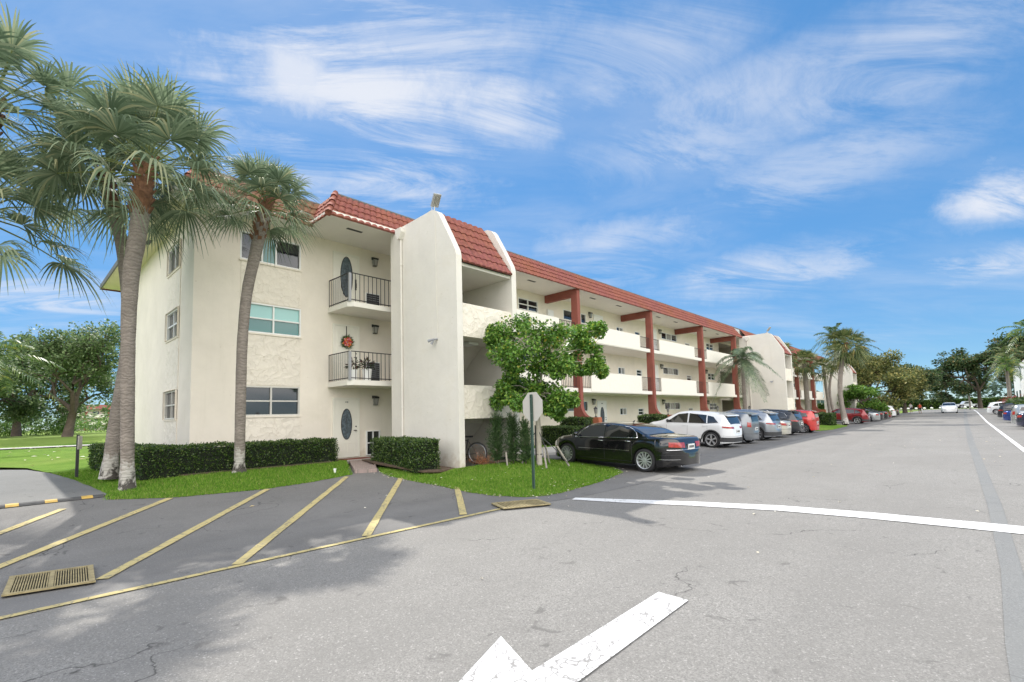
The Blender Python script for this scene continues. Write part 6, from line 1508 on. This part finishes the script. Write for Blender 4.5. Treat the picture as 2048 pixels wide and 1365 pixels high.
# broad dark tree over the end of the road
tree('canopy_tree', (2.6, 152, .55), 14., 'broad umbrella-crowned dark tree over the end of the road', 5, 4.4, .36, 30, 1.15, .45, .2, 'canopy_leaf', 93, .95, .5, .3, trunk_h=.27, nlimb=5)
tree('canopy_tree', (9.5, 140, .55), 15.5, 'dark tree right of the umbrella-crowned tree', 5, 4.2, .35, 26, 1.4, .45, .2, 'canopy_leaf', 92, 1.0, .4, .4, trunk_h=.32, nlimb=4)
for i, (x, y, h, n_, lab) in enumerate(((-3.3, 170, 9.5, 'royal_palm', 'thin palm in the middle of the far end of the road'), (1.0, 165, 12.5, 'royal_palm', 'pale-trunked palm before the umbrella tree'), (4.6, 96, 7.8, 'royal_palm', 'tallest right-hand palm beside the parked row'), (4.2, 86, 5.6, 'royal_palm', 'short bright palm before the white wall on the right'), (5.6, 78, 9.0, 'royal_palm', 'palm cut by the right edge of the picture'), (5.2, 104, 6.2, 'royal_palm', 'small palm behind the white wall'))):
    feather_palm(n_, (x, y, gz(0, y)), (x, y, h), lab, 13, 2.6, .17, .12, 100+i, 'feather_leaf' if i in (3, 4) else 'palm_leaf_far', 18, .7, .06, crownshaft=True, group='palms at the far end of the road')
hedge('boxwood_hedge', -40, 12, 204, 206.5, .3, 2.9, 'long clipped hedge across the end of the road', 40, .5, .25, wob=.1, seed=9)
hedge('boxwood_hedge', 3.9, 5.2, 60, 84, .2, 1.7, 'dark hedge behind the right-hand parked row', 30, .3, .13, wob=.1, seed=10)
rnd = random.Random(8); b = MB()
for _ in range(40): leafy(b, Vector((4.3+rnd.uniform(-.5, 1.), 90+rnd.uniform(-6, 8), .6+rnd.uniform(.1, 1.4))), .5, 26, .3, .1, rnd)
tag(b.build('croton_shrub', 'red_leaf'), 'dark red-leaved shrubs beside the right-hand parked row', 'shrub')
b = MB()
for i in range(26): b.ball((-38+i*1.8, 203.2, .68), .5, .35, .28, 6, 4)
for i, v in enumerate(range(26)):
    s_ = MB(); s_.ball((-38+v*1.9+rnd.uniform(-.2, .2), 202.9, .62), .42, .3, .30, 7, 4); o = s_.build('white_stone', 'white', smooth=True); o['label'] = 'whitewashed stone in the row along the foot of the end hedge'; o['category'] = 'stone'; o['group'] = 'white stones along the end hedge'
def white_house():
    root = empty('white_building', (9, 92, .4), 'white stucco building half hidden by palms on the right', 'building'); b = MB(); b.prism([(5.9, .3), (18, .3), (18, 8), (12, 8.4), (9.0, 7.6), (6.6, 5.3), (5.9, 4.4)], 'y', 96, 97); b.box(6.4, 18, 97.01, 118, .3, 7.4); b.build('wall', 'white', root); b = MB(); b.prism([(6.3, 7.41), (12, 8.6), (18, 7.41)], 'y', 97.2, 118); b.build('roof', 'tile', root)
    for y in (100, 106, 112): w_ = MB(); w_.box(6.33, 6.40, y, y+2, 2, 3.4); w_.build('window', 'glass', root)
white_house()
# tennis court fence, posts and signs, walkers
def court():
    root = empty('court_fence', (-20, 190, .5), 'tall green mesh court fence with pale posts beyond the end hedge', 'fence'); me = mat('green_mesh', (.05, .09, .085), .8, var=.15); b = MB(); b.box(-46, -13.5, 215, 215.05, .5, 4.6); b.build('mesh_panel', me, root)
    for k in range(12): p = MB(); p.tube([(-46+k*2.95, 214.9, .4), (-46+k*2.95, 214.9, 4.7)], .10, 6); p.build('post', 'galv', root)
    p = MB(); p.tube([(-46, 214.9, 4.65), (-13.5, 214.9, 4.65)], .07, 5); p.build('rail', 'galv', root)
court()
def signpair():
    for x, lab in ((-10.0, 'left one of two white notices on posts beside the far parked row'), (-9.5, 'right one of two white notices on posts beside the far parked row')):
        y = 99.5; z = gz(0, y); root = empty('notice_sign', (x, y, z), lab, 'sign', 'white notices by the far parked row'); p = MB(); p.tube([(x, y, z), (x, y, z+1.5)], .03, 6); p.build('post', 'galv', root); q = MB(); q.box(x-.19, x+.19, y-.05, y-.03, z+1.3, z+1.85); q.build('sign_plate', 'white', root)
signpair()
def person(loc, face, label, shirt, pants, bag=None, seed=0):
    # one continuous skinned body, walking
    x0, y0 = loc; z0 = hgt(x0, y0); me = bpy.data.meshes.new('person'); J = {}
    pts = [('pel', (0, 0, .93), .135), ('waist', (0, .0, 1.08), .125), ('chest', (0, .02, 1.30), .15), ('neckb', (0, .01, 1.45), .085), ('neck', (0, .02, 1.52), .055), ('head', (0, .03, 1.62), .085), ('crown', (0, .02, 1.71), .078),
           ('lh', (.09, 0, .90), .10), ('lk', (.10, .16, .50), .065), ('la', (.10, .10, .09), .042), ('lt', (.10, .27, .05), .035), ('rh', (-.09, 0, .90), .10), ('rk', (-.10, .02, .50), .065), ('ra', (-.10, -.24, .13), .042), ('rt', (-.10, -.12, .04), .035),
           ('ls', (.18, .01, 1.40), .065), ('le', (.24, -.07, 1.14), .045), ('lw', (.25, .02, .90), .03), ('lf', (.25, .04, .80), .028), ('rs', (-.18, .01, 1.40), .065), ('re', (-.24, .02, 1.14), .045), ('rw', (-.24, .14, .92), .03), ('rf', (-.24, .17, .82), .028)]
    idx = {p[0]: i for i, p in enumerate(pts)}; E_ = [('pel', 'waist'), ('waist', 'chest'), ('chest', 'neckb'), ('neckb', 'neck'), ('neck', 'head'), ('head', 'crown'), ('pel', 'lh'), ('lh', 'lk'), ('lk', 'la'), ('la', 'lt'), ('pel', 'rh'), ('rh', 'rk'), ('rk', 'ra'), ('ra', 'rt'), ('chest', 'ls'), ('ls', 'le'), ('le', 'lw'), ('lw', 'lf'), ('chest', 'rs'), ('rs', 're'), ('re', 'rw'), ('rw', 'rf')]
    me.from_pydata([p[1] for p in pts], [(idx[a], idx[c]) for a, c in E_], []); o = bpy.data.objects.new('tmp', me); C.objects.link(o); md = o.modifiers.new('s', 'SKIN'); me.skin_vertices.new() if not me.skin_vertices else None
    for i, p in enumerate(pts): me.skin_vertices[0].data[i].radius = (p[2], p[2]*(.8 if p[0] in ('chest', 'waist', 'pel') else 1)); me.skin_vertices[0].data[i].use_root = (i == 0)
    o.modifiers.new('d', 'SUBSURF').levels = 1; dg = bpy.context.evaluated_depsgraph_get(); m2 = bpy.data.meshes.new_from_object(o.evaluated_get(dg)); bpy.data.objects.remove(o)
    m2.materials.clear(); [m2.materials.append(q) for q in (M['skin'], shirt, pants, M['black'])]
    for p in m2.polygons:
        c = p.center; arm = abs(c.x) > .2
        p.material_index = 0 if c.z > 1.47 or (arm and c.z < 1.22) else (1 if c.z > .98 or arm else (2 if c.z > .52 else (3 if c.z < .08 else 0))); p.use_smooth = True
    root = empty('person', (x0, y0, z0), label, 'person'); bo = bpy.data.objects.new('body', m2); C.objects.link(bo); bo.parent = root
    h = MB(); h.ball((0, .005, 1.70), .095, .10, .085, 10, 6); ho = h.build('hair', 'hedge_core', None, smooth=True); ho.parent = root
    if bag: g = MB(); g.box(-.34, -.26, -.02, .32, .42, .80); g.tube([(-.28, .05, .8), (-.25, .15, .92), (-.28, .25, .8)], .01, 4); go = g.build('shopping_bag', bag, None); go.parent = root
    root.rotation_euler = (0, 0, face)
person((-7.1, 113), PI_, 'person in a white shirt walking beside the far end of the road', mat('shirt_white', (.75, .75, .75), .9), mat('pants_dark', (.04, .05, .08), .9))
person((-5.35, 103), PI_*.95, 'person in a red top carrying a white bag at the far end of the road', mat('shirt_red', (.62, .09, .05), .9), mat('shorts_black', (.03, .03, .03), .9), 'white')
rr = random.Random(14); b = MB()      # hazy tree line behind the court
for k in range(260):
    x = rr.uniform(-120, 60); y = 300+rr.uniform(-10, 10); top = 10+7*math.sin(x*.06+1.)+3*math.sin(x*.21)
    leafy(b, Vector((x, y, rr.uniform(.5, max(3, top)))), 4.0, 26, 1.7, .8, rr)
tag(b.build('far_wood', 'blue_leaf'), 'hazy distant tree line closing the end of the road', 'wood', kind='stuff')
tree('canopy_tree', (14, 110, .5), 13, 'dark tree at the right edge behind the white building', 4, 4.2, .5, 50, 1.6, .5, .2, 'canopy_leaf', 95, 1.0, .15, .6, nlimb=4)

t = MB(); t.tube([(-12.75, 6.35, -.05), (-12.75, 6.35, .10)], .032, 10); t.tube([(-12.75, 6.35, .10), (-12.75, 6.35, .13)], .042, 10); tag(t.build('cleanout_pipe', 'white'), 'short white pipe stub in the grass beside the brick path to door 110', 'pipe')
def hose():
    P = []
    for i in range(60):
        a = i*.42; r = .16+.03*math.sin(i*.7); P.append((-10.9+r*math.cos(a), 11.0+r*math.sin(a), .06+i*.0016))
    t = MB(); t.tube(P+[(-10.4, 11.0, .1), (-9.9, 10.9, .02), (-9.5, 10.6, -.02), (-9.1, 10.7, -.03)], .011, 5); tag(t.build('garden_hose', 'darkmetal'), 'black garden hose coiled by the stairs and trailing to the staked tree', 'hose')
hose()
# things people keep on the walkways
def chair(x, y, z, rot, label, col):
    root = empty('patio_chair', (x, y, z), label, 'chair', 'chairs on the open walkways'); me = mat('chair_'+col[0], col[1], .6)
    f = MB(); f.box(-.24, .24, -.24, .24, .42, .45); f.build('seat', me, None).parent = root
    f = MB(); f.box(-.24, -.20, -.24, .24, .46, .88); f.build('backrest', me, None).parent = root
    for sx in (-1, 1):
        for sy in (-1, 1): l = MB(); l.tube([(sx*.21, sy*.21, 0), (sx*.2, sy*.2, .42)], .014, 5); l.build('leg', me, None).parent = root
    root.rotation_euler = (0, 0, rot)
chair(-15.5, 26.9, 2.78, .2, 'white patio chair on the second floor walkway behind the railing by the second column', ('white', (.75, .75, .73)))
chair(-15.5, 35.2, 5.42, -.1, 'dark patio chair on the third floor walkway behind the third column railing', ('dark', (.05, .05, .05)))
